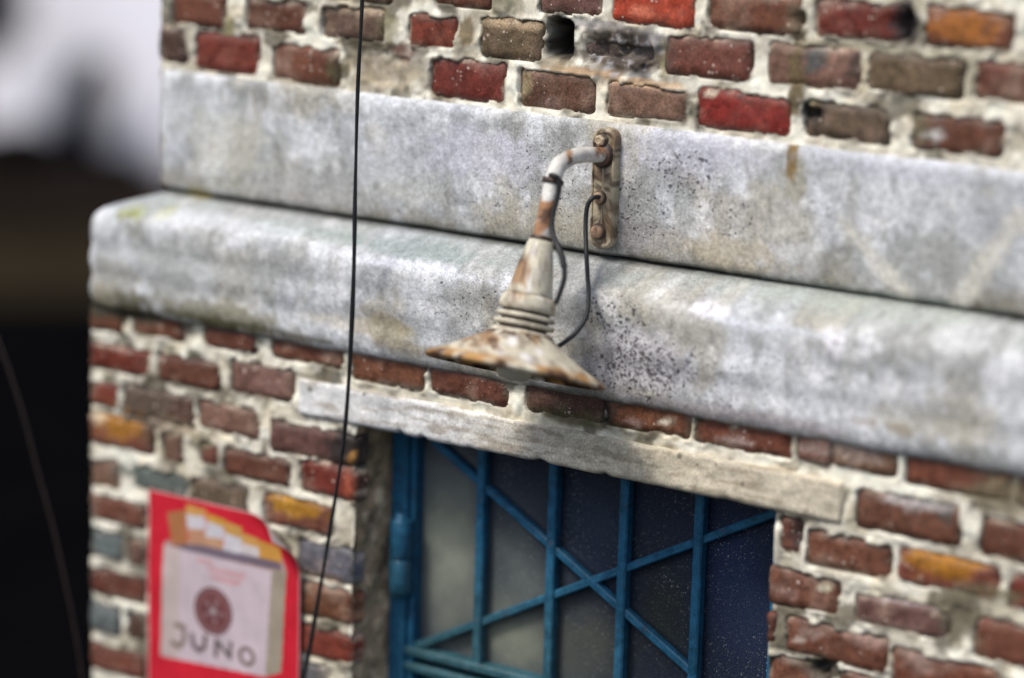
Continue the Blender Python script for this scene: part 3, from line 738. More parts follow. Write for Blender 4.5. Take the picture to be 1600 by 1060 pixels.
# mortar bed: one height field per wall, low between bricks, smeared over their edges in places
def mortar(name, x0, x1, z0, z1, step, bricks, y, holes, side=None):
    nx = int((x1 - x0) / step) + 1; nz = int((z1 - z0) / step) + 1
    X, Z = np.meshgrid(np.linspace(x0, x1, nx), np.linspace(z0, z1, nz), indexing='ij')
    D = np.full(X.shape, 1.0)
    for (a0, a1, b0, b1, kd) in bricks:
        i0 = max(0, int((a0 - x0) / step) - 8); i1 = min(nx, int((a1 - x0) / step) + 9); j0 = max(0, int((b0 - z0) / step) - 8); j1 = min(nz, int((b1 - z0) / step) + 9)
        if i1 <= i0 or j1 <= j0: continue
        xs, zs = X[i0:i1, j0:j1], Z[i0:i1, j0:j1]; r = .006
        qx = np.abs(xs - (a0 + a1) / 2) - (a1 - a0) / 2 + r; qz = np.abs(zs - (b0 + b1) / 2) - (b1 - b0) / 2 + r
        d = np.sqrt(np.clip(qx, 0, None) ** 2 + np.clip(qz, 0, None) ** 2) + np.minimum(np.maximum(qx, qz), 0) - r
        if kd == 'x': d = d + .02
        D[i0:i1, j0:j1] = np.minimum(D[i0:i1, j0:j1], d)
    n1 = fbm(X, Z, 34, 3, 4); n2 = fbm(X, Z, 95, 8, 3); n3 = fbm(X, Z, 16, 12, 3)
    h = .0035 - .0042 * sst(.42, .66, n1) - .0011 * (n2 - .5) * 2 - .002 * (n3 - .5) * 2
    smear = sst(.46, .64, fbm(X, Z, 48, 21, 4))                     # how far it creeps over the brick
    reach = -.0026 + .0052 * smear
    h = h - .0025 * smear * sst(.006, -.002, np.abs(D))
    h = h + .024 * sst(0, .004, -D - reach)
    for (cx, cz, rx, rz, d) in DENTS:
        pw = 5 if d > .03 else 2; q = (np.abs((X - cx) / rx) ** pw + np.abs((Z - cz) / rz) ** pw) ** (1 / pw) + (n2 - .5) * .25; h = h + d * (1 - sst(.75, 1.1, q))
    for (cx, cz, rx, rz, amp) in ROUGH:
        q = np.sqrt(((X - cx) / rx) ** 2 + ((Z - cz) / rz) ** 2); h = h + (fbm(X, Z, 85, 33, 4) - .5) * amp * (1 - sst(.6, 1.2, q))
    Y = y + h
    keep = np.ones((nx - 1, nz - 1), bool); xc = (X[:-1, :-1] + X[1:, 1:]) / 2; zc = (Z[:-1, :-1] + Z[1:, 1:]) / 2
    for (a0, a1, b0, b1) in holes: keep &= ~((xc > a0) & (xc < a1) & (zc > b0) & (zc < b1))
    F = grid_faces(nx, nz)[keep.reshape(-1)]
    V = np.stack([X, Y, Z], -1).reshape(-1, 3); x, z = V[:, 0], V[:, 2]
    m1 = fbm(x, z, 20, 41, 4)[:, None]; m2 = fbm(x, z, 90, 43, 3)[:, None]
    col = np.array((.82, .79, .67)) * (.9 + .2 * m2) * (1 - .25 * sst(.5, .75, m1)) + np.array((-.10, -.13, -.16)) * sst(.55, .72, fbm(x, z, 27, 47, 3))[:, None]
    dz = D.reshape(-1)
    dirt = sst(.47, .66, fbm(x, z, 13, 151, 5))[:, None] * .45; col = col * (1 - dirt) + np.array((.32, .29, .21)) * dirt
    dirt = sst(.54, .68, fbm(x, z, 31, 157, 4))[:, None] * .6; col = col * (1 - dirt) + np.array((.36, .31, .23)) * dirt
    dirt = sst(.58, .68, fbm(x, z, 22, 163, 5))[:, None] * .8; col = col * (1 - dirt) + np.array((.09, .078, .048)) * dirt
    dirt = (sst(.0035, -.001, dz) * (.25 + .6 * sst(.4, .6, fbm(x, z, 26, 167, 3))))[:, None]; col = col * (1 - dirt) + np.array((.10, .075, .05)) * dirt
    col = patched(np.clip(col, .02, .8), x, z, 'm')
    for (cx, cz, rx, rz, amp) in ROUGH:
        q = np.sqrt(((x - cx) / rx) ** 2 + ((z - cz) / rz) ** 2) + (fbm(x, z, 60, 35, 3) - .5) * .6; w = (1 - sst(.6, 1.05, q))[:, None] * (.9 if amp > .01 else .25); a_ = fbm(x, z, 70, 36, 4)[:, None]; b2 = fbm(x, z, 50, 37, 4)[:, None]
        c2 = np.array((.10, .075, .055)) * (1 - sst(.5, .62, a_)) + np.array((.36, .35, .36)) * sst(.5, .62, a_); c2 = c2 * (1 - sst(.52, .64, b2)) + np.array((.035, .026, .022)) * sst(.52, .64, b2); col = col * (1 - w) + c2 * w
    for (cx, cz, rx, rz, d) in DENTS:
        if d > .03: w = (1 - sst(.9, 1.2, (np.abs((x - cx) / rx) ** 5 + np.abs((z - cz) / rz) ** 5) ** .2))[:, None]; col = col * (1 - w) + np.array((.03, .024, .02)) * w
    return mesh_ob(name, V, F, M_mortar, building, col)
mortar('mortar_bed', XL + .004, 1.25, 1.36, 2.2405, .0033, LOWER, 0.0, [(DX0 + .001, DX1 - .001, 1.0, DTOP + .004), (-.374, .530, 2.132, 2.184)])
mortar('mortar_bed', -.732, 1.25, 2.596, 2.85, .0033, UPPER, YU + .008, [])

# returns of the mortar round the left corner
def side_sheet(xs, y0, y1, z0, z1):
    ny, nz = 40, int((z1 - z0) / .01); Y, Z = np.meshgrid(np.linspace(y0, y1, ny), np.linspace(z0, z1, nz), indexing='ij')
    X = xs - .003 * fbm(Y, Z, 40, 5, 4); V = np.stack([X, Y, Z], -1).reshape(-1, 3)
    mesh_ob('mortar_bed', V, grid_faces(ny, nz)[:, ::-1], M_mortar, building, np.tile(np.array((.5, .46, .36)), (len(V), 1)) * (.7 + .5 * fbm(V[:, 1], V[:, 2], 30, 3, 3))[:, None])
side_sheet(XL + .0055, .004, .5, 1.36, 2.24); side_sheet(-.7300, YU + .012, .6, 2.6, 2.85)

# left reveal of the doorway: rough brown plaster over the brick ends
ny, nz = 26, 190
Yg, Zg = np.meshgrid(np.linspace(.006, .150, ny), np.linspace(1.36, DTOP + .004, nz), indexing='ij')
Xg = DX0 + .001 + (fbm(Yg, Zg, 42, 61, 4) - .5) * .014 - .004 + .004 * sst(.02, .0, Yg) * 0
V = np.stack([Xg, Yg, Zg], -1).reshape(-1, 3); n = fbm(V[:, 1], V[:, 2], 28, 66, 4)[:, None]; n2 = fbm(V[:, 1], V[:, 2], 60, 69, 4)[:, None]
c_ = np.array((.60, .42, .26)) * (.25 + 1.3 * n) + np.array((.42, .35, .25)) * sst(.58, .72, n2)
mesh_ob('door_reveal', V, grid_faces(ny, nz), M_reveal, building, c_)
Xr = DX1 - .001 - (fbm(Yg, Zg, 42, 63, 4) - .5) * .010
V = np.stack([Xr, Yg, Zg], -1).reshape(-1, 3)
mesh_ob('door_reveal', V, grid_faces(ny, nz)[:, ::-1], M_reveal, building, c_)

# ---- stone bands, a profile swept along the front and round the left corner
def stone(name, prof, x_corner, seed, amp, pfun, basecol):
    ss = np.linspace(1.25, -.60, 480); narc = 14; sides = np.linspace(.16, 2.55, 60)
    rows = []
    for (o, z) in prof:                   # o: how far this level stands in front of y = .08
        r = .022 + max(o, 0) * .12
        xl = x_corner - o; yf = .08 - o
        line = [(x, yf) for x in ss]
        # straight run on to the corner tangent
        line += [(x, yf) for x in np.linspace(-.60, xl + r, 36)[1:]]
        for k in range(1, narc + 1):
            a_ = math.pi / 2 * k / narc; line.append((xl + r - r * math.sin(a_), yf + r - r * math.cos(a_)))
        line += [(xl, y) for y in sides]
        rows.append([(x, y, z) for (x, y) in line])
    A = np.array(rows).transpose(1, 0, 2)            # path, level, xyz
    nu, nv = A.shape[:2]
    # outward normals in plan
    T = np.gradient(A[:, :, :2], axis=0); T /= np.linalg.norm(T, axis=2, keepdims=True) + 1e-9; Nn = np.stack([-T[..., 1], T[..., 0]], -1)
    s_ = np.cumsum(np.concatenate([[0], np.linalg.norm(np.diff(A[:, nv // 2, :2], axis=0), axis=1)]))[:, None] * np.ones((1, nv)); z_ = A[..., 2]
    d = (fbm(s_, z_, 9, seed, 4) - .5) * amp * 2 + (fbm(s_, z_, 60, seed + 5, 4) - .5) * amp * .7
    env = np.ones(nv); env[0] = 0; env[-1] = .3
    A[:, :, :2] += Nn * (d * env)[..., None]
    A[:, :, 2] += (fbm(s_, z_ * 0 + seed, 26, seed + 7, 4) - .5) * amp * 1.4 * np.linspace(1, .2, nv)[None, :]
    V = A.reshape(-1, 3); x = V[:, 0]; z = V[:, 2]; sx = (-s_).reshape(-1)
    col = basecol(x, z, sx); col = patched(col, x, z, 's', seed)
    pit = np.full(len(V), .02)
    for (cx, cz, rx, rz, _, s2, _k) in PITS:
        q = np.sqrt(((x - cx) / rx) ** 2 + ((z - cz) / rz) ** 2) + (fbm(x, z, 30, seed, 3) - .5) * .8
        pit = np.maximum(pit, s2 * (1 - sst(.35, 1.15, q)) * pfun)
    return mesh_ob(name, V, grid_faces(nu, nv), M_stone, building, col, attr={'pit': pit})
def c_stone(x, z, s):
    n1 = fbm(x, z, 5.5, 201, 5)[:, None]; n2 = fbm(x, z, 13, 205, 5)[:, None]; n3 = fbm(x, z, 30, 209, 4)[:, None]; n4 = fbm(x, z, 75, 213, 3)[:, None]; n5 = fbm(x * 2.2, z * .5, 16, 217, 4)[:, None]
    c = np.array((.47, .495, .525)) * np.ones((len(x), 1))
    def lay(k, col):
        nonlocal c
        c = c * (1 - k) + np.array(col) * k
    lay(sst(.44, .62, n1) * .8, (.33, .335, .32)); lay(sst(.50, .62, n2) * .75, (.66, .68, .715)); lay(sst(.53, .66, n5) * .45, (.27, .27, .24))
    lay(sst(.54, .66, fbm(x, z, 10, 221, 5)[:, None]) * .6, (.44, .41, .33)); lay(sst(.58, .68, n3) * .5, (.68, .69, .70))
    c = c * (.86 + .28 * sst(.3, .7, n4))
    g_ = (sst(2.388, 2.402, z) * sst(2.424, 2.419, z))[:, None] * (.75 * sst(.38, .62, n2)); lay(g_, (.32, .35, .33))
    # grime where water hangs: the foot of each band
    run = fbm(x * 2.5, z * .4, 20, 225, 4)
    f1 = sst(2.275 + .05 * (run - .5), 2.240, z) * (z < 2.4); f2 = sst(2.478 + .08 * (run - .5), 2.430, z) * (z > 2.4215)
    lay(((f1 * np.where(x < -.35, 1, .45) + f2) * (.35 + .7 * sst(.4, .65, fbm(x, z, 17, 229, 4))))[:, None].clip(0, .8), (.20, .185, .145))
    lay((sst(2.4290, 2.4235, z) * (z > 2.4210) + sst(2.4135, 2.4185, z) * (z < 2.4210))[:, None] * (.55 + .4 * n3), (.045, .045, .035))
    return c * .93
ledge_prof = [(.03, 2.2345), (.070, 2.2350), (.083, 2.2375), (.089, 2.243), (.0915, 2.252)] + [(.092 + .0015 * math.sin(k), 2.252 + k * .0078) for k in range(1, 13)] + \
    [(.092, 2.354), (.0918, 2.364), (.0910, 2.372), (.0890, 2.379), (.0853, 2.3855), (.0790, 2.3910), (.070, 2.3955), (.059, 2.3995), (.046, 2.4045), (.031, 2.4095), (.015, 2.4140), (.0, 2.4180), (-.025, 2.4205)]
stone('stone_ledge', ledge_prof, -.716, 300, .0032, 1, c_stone)
band_prof = [(-.03, 2.4215), (-.004, 2.4222), (.001, 2.4245), (.0042, 2.429), (.0050, 2.436)] + [(.005, 2.436 + k * .0078) for k in range(1, 21)] + [(.0048, 2.597), (.0036, 2.603), (.0005, 2.6075), (-.006, 2.6095), (-.022, 2.6100)]
stone('stone_band', band_prof, -.732, 340, .0022, 1, c_stone)

# ---- lintel: long stone with a broken lower arris
nx, nz = 300, 18
Xs = np.linspace(-.378, .533, nx); prof = [(.13, 0), (.05, 0), (.006, 0), (-.001, .03), (-.004, .09)] + [(-.0055, .09 + .88 * k / 14) for k in range(1, 14)] + [(-.004, .985), (.004, 1.), (.12, 1.)]
V = []
notch = [(-.150, .006, .004), (.055, .012, .005), (.163, .007, .004), (.36, .02, .002), (-.19, .004, .005)]
for x in Xs:
    zb = 2.1285 + (float(fbm(x, 0, 9, 71, 4)) - .5) * .0045 + sum(d * math.exp(-((x - c0) / w) ** 2) for c0, w, d in notch)
    zt = 2.1855 + (float(fbm(x, 5, 30, 72, 3)) - .5) * .003
    for (yy, f) in prof: V.append((x, yy + (float(fbm(x, f * .06, 60, 73, 4)) - .5) * .0032 * (yy < .01), zb + (zt - zb) * f))
V = np.array(V); nv = len(prof); F = grid_faces(nx, nv).tolist() + [tuple(range(nv)), tuple((nx - 1) * nv + k for k in range(nv - 1, -1, -1))]
x, z = V[:, 0], V[:, 2]
n1 = fbm(x, z * 3, 11, 81, 4)[:, None]; n2 = fbm(x * .5, z * 4, 50, 83, 4)[:, None]; t_ = sst(-.15, .15, x)[:, None]
c_ = (np.array((.66, .665, .66)) * (1 - t_) + np.array((.57, .515, .40)) * t_) * (.78 + .4 * n1)
k = sst(.50, .68, n2) * .6; c_ = c_ * (1 - k) + np.array((.26, .21, .14)) * k
k = sst(.06, .2, x)[:, None] * sst(2.16, 2.183, z)[:, None] * sst(.4, .6, n1) * (1 - sst(.28, .4, x)[:, None]); c_ = c_ * (1 - k) + np.array((.30, .21, .10)) * k * .9
mesh_ob('lintel', V, F, M_lintel, building, c_)

# ---------------------------------------------------------------- the door (a part of the building; its bars, panes and hinge are sub-parts)
YF = .092
def bluecol(V):
    t_ = sst(2.02, 1.76, V[:, 2])[:, None] * sst(.35, -.10, V[:, 0])[:, None]
    c = np.array((.013, .098, .192)) * (1 - t_) + np.array((.032, .100, .125)) * t_
    return c * (.65 + .7 * fbm(V[:, 0], V[:, 2], 34, 91, 4))[:, None]
def bar(name, p0, p1, wdt, y0, y1, parent):
    """square bar from p0 to p1 (x, z) with softened edges, cut into short lengths so paint can vary"""
    a_ = Vector((p0[0], 0, p0[1])); b_ = Vector((p1[0], 0, p1[1])); d = (b_ - a_); L = d.length; d.normalize(); s = Vector((-d.z, 0, d.x)); n = max(2, int(L / .02)); V = []
    e = .0022; sec = [(-wdt / 2, y1), (-wdt / 2, y0 + e), (-wdt / 2 + e, y0), (wdt / 2 - e, y0), (wdt / 2, y0 + e), (wdt / 2, y1)]
    for i in range(n + 1):
        q = a_ + d * (L * i / n)
        for (o, y) in sec: V.append((q.x + s.x * o + random.uniform(-.0003, .0003), y + random.uniform(-.0003, .0003), q.z + s.z * o))
    V = np.array(V); F = []
    for i in range(n):
        for k in range(6): F.append((i * 6 + k, i * 6 + (k + 1) % 6, (i + 1) * 6 + (k + 1) % 6, (i + 1) * 6 + k))
    F += [tuple(range(5, -1, -1)), tuple(n * 6 + k for k in range(6))]
    return mesh_ob(name, V, F, M_blue, parent, bluecol(V), smooth=False)
V, F = [], []
for bx in [(-.2725, -.243, YF - .004, .135, .02, 2.125), (-.2428, -.232, YF + .003, .135, .02, 2.125), (.3795, .393, YF + .003, .135, .02, 2.125), (.3932, .434, YF - .004, .135, .02, 2.125),
           (-.2278, .3793, YF + .012, .134, 2.110, 2.124), (-.2278, .3793, YF, .134, .02, .12)]:
    box_geo(*bx, V, F)
def refine(V, F, n=40):
    return V, F
door = mesh_ob('door', V, F, M_blue, building, bluecol(np.array(V)), smooth=False)
m_ = door.modifiers.new('bevel', 'BEVEL'); m_.width = .002; m_.segments = 2
for xx in (-.1132, .0138, .1366, .2605): bar('bar', (xx, 1.765), (xx, 2.115), .0150, YF + .001, .108, door)
bar('diagonal_bar', (-.205, 2.0995), (.2585, 1.8375), .0122, YF + .004, .1075, door)
bar('diagonal_bar', (-.228, 1.7735), (.379, 2.0945), .0122, YF + .0045, .1078, door)
bar('rail', (-.243, 1.7665), (.393, 1.7665), .013, YF - .003, .12, door); bar('rail', (-.243, 1.742), (.393, 1.742), .012, YF - .003, .12, door)
V, F = [], []; box_geo(-.2278, .3793, .121, .130, .12, 1.7355, V, F); mesh_ob('door_panel', V, F, M_blue, door, bluecol(np.array(V)), smooth=False)
V, F = [], []; box_geo(-.2278, .3793, .122, .130, 1.7485, 1.760, V, F); mesh_ob('door_panel', V, F, M_blue, door, bluecol(np.array(V)) * .15, smooth=False)
# pane: dusty dark glass behind the bars, 4 mm thick
nx, nz = 120, 70
X, Z = np.meshgrid(np.linspace(-.2316, .3791, nx), np.linspace(1.7605, 2.1095, nz), indexing='ij')
V = np.stack([X, np.full(X.shape, .114), Z], -1).reshape(-1, 3); x, z = V[:, 0], V[:, 2]
c_ = np.tile(np.array((.006, .013, .036)), (len(V), 1))
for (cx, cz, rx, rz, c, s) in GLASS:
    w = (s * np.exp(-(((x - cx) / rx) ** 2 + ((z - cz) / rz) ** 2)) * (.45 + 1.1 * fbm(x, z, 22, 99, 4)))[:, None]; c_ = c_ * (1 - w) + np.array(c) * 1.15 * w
F = grid_faces(nx, nz).tolist(); nb = len(V)
V = np.concatenate([V, [(-.2316, .118, 1.7605), (.3791, .118, 1.7605), (.3791, .118, 2.1095), (-.2316, .118, 2.1095)]]); c_ = np.concatenate([c_, np.tile((.006, .01, .026), (4, 1))])
F.append((nb + 3, nb + 2, nb + 1, nb))
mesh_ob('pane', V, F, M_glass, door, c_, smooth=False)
# hinge: three knuckles on a pin
def lathe_z(cx, cy, levels, n=16):
    V = []; F = []
    for (r, z) in levels:
        for k in range(n): V.append((cx + r * math.cos(2 * math.pi * k / n), cy + r * math.sin(2 * math.pi * k / n), z))
    for i in range(len(levels) - 1):
        for k in range(n): F.append((i * n + k, i * n + (k + 1) % n, (i + 1) * n + (k + 1) % n, (i + 1) * n + k))
    F += [tuple(range(n - 1, -1, -1)), tuple((len(levels) - 1) * n + k for k in range(n))]
    return np.array(V), F
lv = []
for (z0, z1) in ((1.861, 1.913), (1.915, 1.975)): lv += [(.010, z0 - .001), (.0165, z0), (.0178, z0 + .003), (.0178, z1 - .003), (.0165, z1)]
lv = [(.009, 1.856)] + lv + [(.010, 1.977), (.010, 1.984)]
V, F = lathe_z(-.2465, YF - .012, lv); mesh_ob('hinge', V, F, M_blue, door, bluecol(V))

# ================================================================= the lamp
LX = .100
lamp = thing('wall_lamp', 'rusty cream enamel gooseneck wall lamp bolted to the stone band above the door', 'lamp', (LX, YU, 2.43))
lo = Vector(lamp.location)
th = rad(17.6); axis = Vector((0, -math.sin(th), -math.cos(th))); C0 = Vector((LX, -.138, 2.2925))
def rustcol(V, heavy=0.0, seed=0):
    """cream enamel with orange and brown rust patches and white chips"""
    V = np.asarray(V); a_ = V[:, 0] + V[:, 1] * .7; b_ = V[:, 2] + V[:, 1] * .4
    heavy = heavy - .075; n = fbm(a_, b_, 26, 400 + seed, 4); n2 = fbm(a_, b_, 60, 420 + seed, 3); n3 = fbm(a_, b_, 48, 440 + seed, 3)
    c = np.tile(np.array((.56, .52, .405)), (len(V), 1)) * (.72 + .56 * n2)[:, None]
    k = (sst(.66, .74, n3) * .85)[:, None]; c = c * (1 - k) + np.array((.74, .73, .72)) * k
    k = (sst(.50 - heavy, .62 - heavy, n) * .85)[:, None]; c = c * (1 - k) + np.array((.25, .125, .04)) * k
    k = (sst(.60 - heavy, .68 - heavy, n * .6 + n2 * .4) * .9)[:, None]; c = c * (1 - k) + np.array((.075, .032, .018)) * k
    k = (sst(.58, .66, fbm(a_, b_, 95, 460 + seed, 3)) * .45)[:, None]; c = c * (1 - k) + np.array((.09, .045, .025)) * k
    return c
def armcol(V):
    a_ = V[:, 0] + V[:, 1]; b_ = V[:, 2] - V[:, 1] * .6; n = fbm(a_, b_, 38, 611, 4); n2 = fbm(a_, b_, 80, 613, 3)
    c = np.tile(np.array((.60, .59, .55)), (len(V), 1)) * (.75 + .5 * n2)[:, None]
    for (lo_, hi_, am, cc, nn) in ((.44, .52, .9, (.30, .12, .025), n), (.56, .62, .9, (.06, .025, .014), .5 * n + .5 * n2)):
        k = (sst(lo_, hi_, nn) * am)[:, None]; c = c * (1 - k) + np.array(cc) * k
    return c
def lathe_axis(name, levels, n, mat, parent, colf, wob=0.0, close=False):
    u = Vector((1, 0, 0)); w = axis.cross(u); V = []
    for (tt, r) in levels:
        for k in range(n):
            a_ = 2 * math.pi * k / n; rr = r * (1 + wob * (float(fbm(math.cos(a_) * 3 + 9, math.sin(a_) * 3 + 9, 1, 7, 3)) - .5))
            V.append(C0 - axis * (tt + wob * .05 * (float(fbm(math.cos(a_) * 5 + 3, math.sin(a_) * 5 + 3, 1, 17, 3)) - .5) * (1 if tt < .02 else 0)) + u * (rr * math.cos(a_)) + w * (rr * math.sin(a_)))
    m = len(levels); F = []
    for i in range(m - 1):
        for k in range(n): F.append((i * n + k, (i + 1) * n + k, (i + 1) * n + (k + 1) % n, i * n + (k + 1) % n))
    if close:
        F += [tuple(range(n)), tuple((m - 1) * n + k for k in range(n - 1, -1, -1))]
    V = np.array([tuple(v) for v in V]); c = colf(V)
    o = mesh_ob(name, V - np.array(lo), F, mat, parent, c); return o
# shade: outer skin, rolled rim, inner skin
outer = [(.000, .1235), (.0018, .1245), (.0045, .1215), (.010, .111), (.0165, .0985), (.023, .0865), (.0305, .0735), (.038, .0615), (.045, .051), (.050, .0435)]
sh = [(t_ - .0025, max(r - .0022, .002)) for (t_, r) in outer[::-1]] + outer
fine = []
for i in range(len(sh) - 1):
    for k in range(3): fine.append((sh[i][0] + (sh[i + 1][0] - sh[i][0]) * k / 3, sh[i][1] + (sh[i + 1][1] - sh[i][1]) * k / 3))
fine.append(sh[-1]); fine.append((.0502, .012))
def shadecol(V):
    c = rustcol(V, .05, 3); ax = np.array(axis); q = (np.asarray(V) - np.array(C0)); t_ = -(q @ ax); r = np.linalg.norm(q + t_[:, None] * ax, axis=1)
    a_ = np.arctan2(q[:, 1], q[:, 0])
    e = sst(.098, .118, r) * sst(.30, .5, fbm(a_ * .12 + 4, r, 40, 11, 3)); e2 = sst(.108, .119, r) * sst(.5, .62, fbm(a_ * .2 + 2, r, 40, 19, 3))
    c = c * (1 - .85 * e[:, None]) + np.array((.42, .21, .045)) * .85 * e[:, None]; c = c * (1 - e2[:, None]) + np.array((.07, .03, .015)) * e2[:, None]
    k = sst(.062, .046, r) * sst(.42, .58, fbm(a_ * .3, r * 2, 20, 23, 3)); c = c * (1 - k[:, None]) + np.array((.08, .045, .025)) * k[:, None]
    return c
lathe_axis('lamp_shade', fine, 96, M_rust, lamp, shadecol, wob=.010)
col_lv = [(.056, .034), (.057, .043), (.060, .0435), (.064, .042), (.0658, .0325), (.0700, .0325), (.071, .0415), (.0765, .0412), (.0776, .0325), (.0820, .0325), (.083, .0408), (.0885, .040), (.0895, .0325), (.0935, .0325), (.0945, .0395), (.103, .0385), (.112, .037), (.116, .0345), (.117, .028)]
def collcol(V):
    c = rustcol(V, .11, 6); ax = np.array(axis); q = (np.asarray(V) - np.array(C0)); t_ = -(q @ ax); r = np.linalg.norm(q + t_[:, None] * ax, axis=1)
    g = ((r < .034) & (t_ < .084)).astype(float)[:, None] * .85; c = c * (1 - g) + np.array((.035, .018, .012)) * g
    return c
lathe_axis('ribbed_collar', [(.050 + (a_ - .059) * .053 / .057, b_) for a_, b_ in col_lv], 56, M_rust, lamp, collcol, close=True)
lathe_axis('neck', [(.1035 + (a_ - .1165) * .0765 / .0705, b_) for a_, b_ in [(.1165, .0305), (.120, .0315), (.124, .030), (.131, .0285), (.145, .0262), (.158, .0235), (.170, .0205), (.182, .0180), (.187, .0155)]], 40, M_rust, lamp, lambda V: rustcol(V, .085, 9), close=True)
P_ = [C0 - axis * .177, C0 - axis * .205, C0 - axis * .235, C0 - axis * .262]
arm_pts = [tuple(p - lo) for p in P_] + [(0, -.048 - YU, 2.561 - lo.z), (0, -.030 - YU, 2.5675 - lo.z), (0, -.008 - YU, 2.5710 - lo.z), (0, .020 - YU, 2.5700 - lo.z), (0, .060 - YU, 2.5660 - lo.z)]
tube('gooseneck_arm', arm_pts, .0115, M_rust, lamp, n=14, col=lambda V: armcol(V + np.array(lo)), rfun=lambda t: 1.08 - .16 * t)
for tt in (.182, .262):
    lathe_axis('pipe_collar', [(tt - .004, .0125), (tt - .003, .0150), (tt + .003, .0150), (tt + .004, .0125)], 24, M_rust, lamp, lambda V: np.tile((.05, .03, .022), (len(V), 1)), close=True)
# bracket plate
def plate():
    V, F = [], []; w, hh, n = .0195, .083, 10; cx, cz = .1025, 2.5185; ring = []
    for k in range(n + 1): a_ = math.pi * k / n; ring.append((cx + w * math.cos(a_) * (1 if abs(math.cos(a_)) < .99 else 1), cz + hh - .012 + .014 * math.sin(a_)))
    for k in range(n + 1): a_ = math.pi + math.pi * k / n; ring.append((cx + w * math.cos(a_), cz - hh + .012 + .014 * math.sin(a_)))
    L = len(ring); c0 = np.array((cx, cz))
    rr2 = []
    for k in range(len(ring)):
        p_, q_ = ring[k], ring[(k + 1) % len(ring)]; m_n = max(1, int(math.hypot(q_[0] - p_[0], q_[1] - p_[1]) / .004)); rr2 += [(p_[0] + (q_[0] - p_[0]) * i / m_n, p_[1] + (q_[1] - p_[1]) * i / m_n) for i in range(m_n)]
    ring = rr2; L = len(ring)
    for (sc_, yy) in ((1.0, YU + .001), (1.0, .0635), (.90, .0605), (.80, .0605), (.76, .0622), (.45, .0622), (.1, .0622)):
        for (x, z) in ring: V.append((cx + (x - cx) * sc_, yy, cz + (z - cz) * (1 - (1 - sc_) * .35)))
    m = 7
    for i in range(m - 1):
        for k in range(L): F.append((i * L + k, i * L + (k + 1) % L, (i + 1) * L + (k + 1) % L, (i + 1) * L + k))
    F.append(tuple((m - 1) * L + k for k in range(L))); V = np.array(V)
    x_, z_ = V[:, 0], V[:, 2]; c = np.tile(np.array((.40, .34, .235)), (len(V), 1)); k = (sst(.45, .56, fbm(x_, z_, 75, 31, 4)) * .85)[:, None]; c = c * (1 - k) + np.array((.14, .085, .045)) * k; k = (sst(.54, .62, fbm(x_, z_, 110, 33, 3)) * .8)[:, None]; c = c * (1 - k) + np.array((.05, .03, .02)) * k
    mesh_ob('bracket_plate', V - np.array(lo), F, M_rust, lamp, c, smooth=False)
plate()
def knob(name, x, z, r, h, y=.0615, hexa=False, colour=(.20, .13, .08)):
    n = 6 if hexa else 14; V, F = [], []
    lv = [(r * 1.25, 0), (r * 1.2, .002), (r, .0025), (r * .95, h * .8), (r * .6, h), (r * .25, h * .9)]
    for (rr, d) in lv:
        for k in range(n): a_ = 2 * math.pi * (k + .3) / n; V.append((x + rr * math.cos(a_), y - d, z + rr * math.sin(a_)))
    for i in range(len(lv) - 1):
        for k in range(n): F.append((i * n + k, i * n + (k + 1) % n, (i + 1) * n + (k + 1) % n, (i + 1) * n + k))
    F.append(tuple((len(lv) - 1) * n + k for k in range(n))); V = np.array(V); rr_ = np.hypot(V[:, 0] - x, V[:, 2] - z)[:, None]
    c = np.tile(colour, (len(V), 1)) * np.where(rr_ > r * .97, .22, 1.25) * (.4 + 1.1 * fbm(V[:, 0], V[:, 2], 90, 31, 3))[:, None]  # shadow round each bolt painted in: dark base ring, lighter head
    mesh_ob(name, V - np.array(lo), F, M_rust, lamp, c, smooth=not hexa)
knob('bolt', .0995, 2.5865, .0085, .010, hexa=True, colour=(.32, .25, .17)); knob('bolt', .0995, 2.5060, .0085, .009, colour=(.30, .2, .12)); knob('bolt', .0985, 2.4580, .0095, .008, colour=(.26, .16, .1))
knob('arm_socket', LX + .001, 2.5655, .0150, .006, colour=(.09, .05, .035))
# bulb peeping out under the rim
lathe_axis('bulb', [(.045, .010), (.030, .014), (.018, .022), (.004, .026), (-.006, .024), (-.012, .018), (-.0145, .009), (-.015, .001)][::-1], 28, M_bulb, lamp, lambda V: np.tile((.5, .5, .4), (len(V), 1)))
def rel(p): return (p[0] - lo.x, p[1] - lo.y, p[2] - lo.z)
A1 = C0 - axis * .066 + Vector((.028, .033, 0)); A2 = C0 - axis * .10 + Vector((.0365, -.006, 0))
tube('lamp_cable', [rel(p) for p in CAB1], .0033, M_cable, lamp, n=8)
tube('lamp_cable', [rel(p) for p in CAB2], .0040, M_cable, lamp, n=8, rfun=lambda t: 1.15 if .55 < t < .75 else .9)

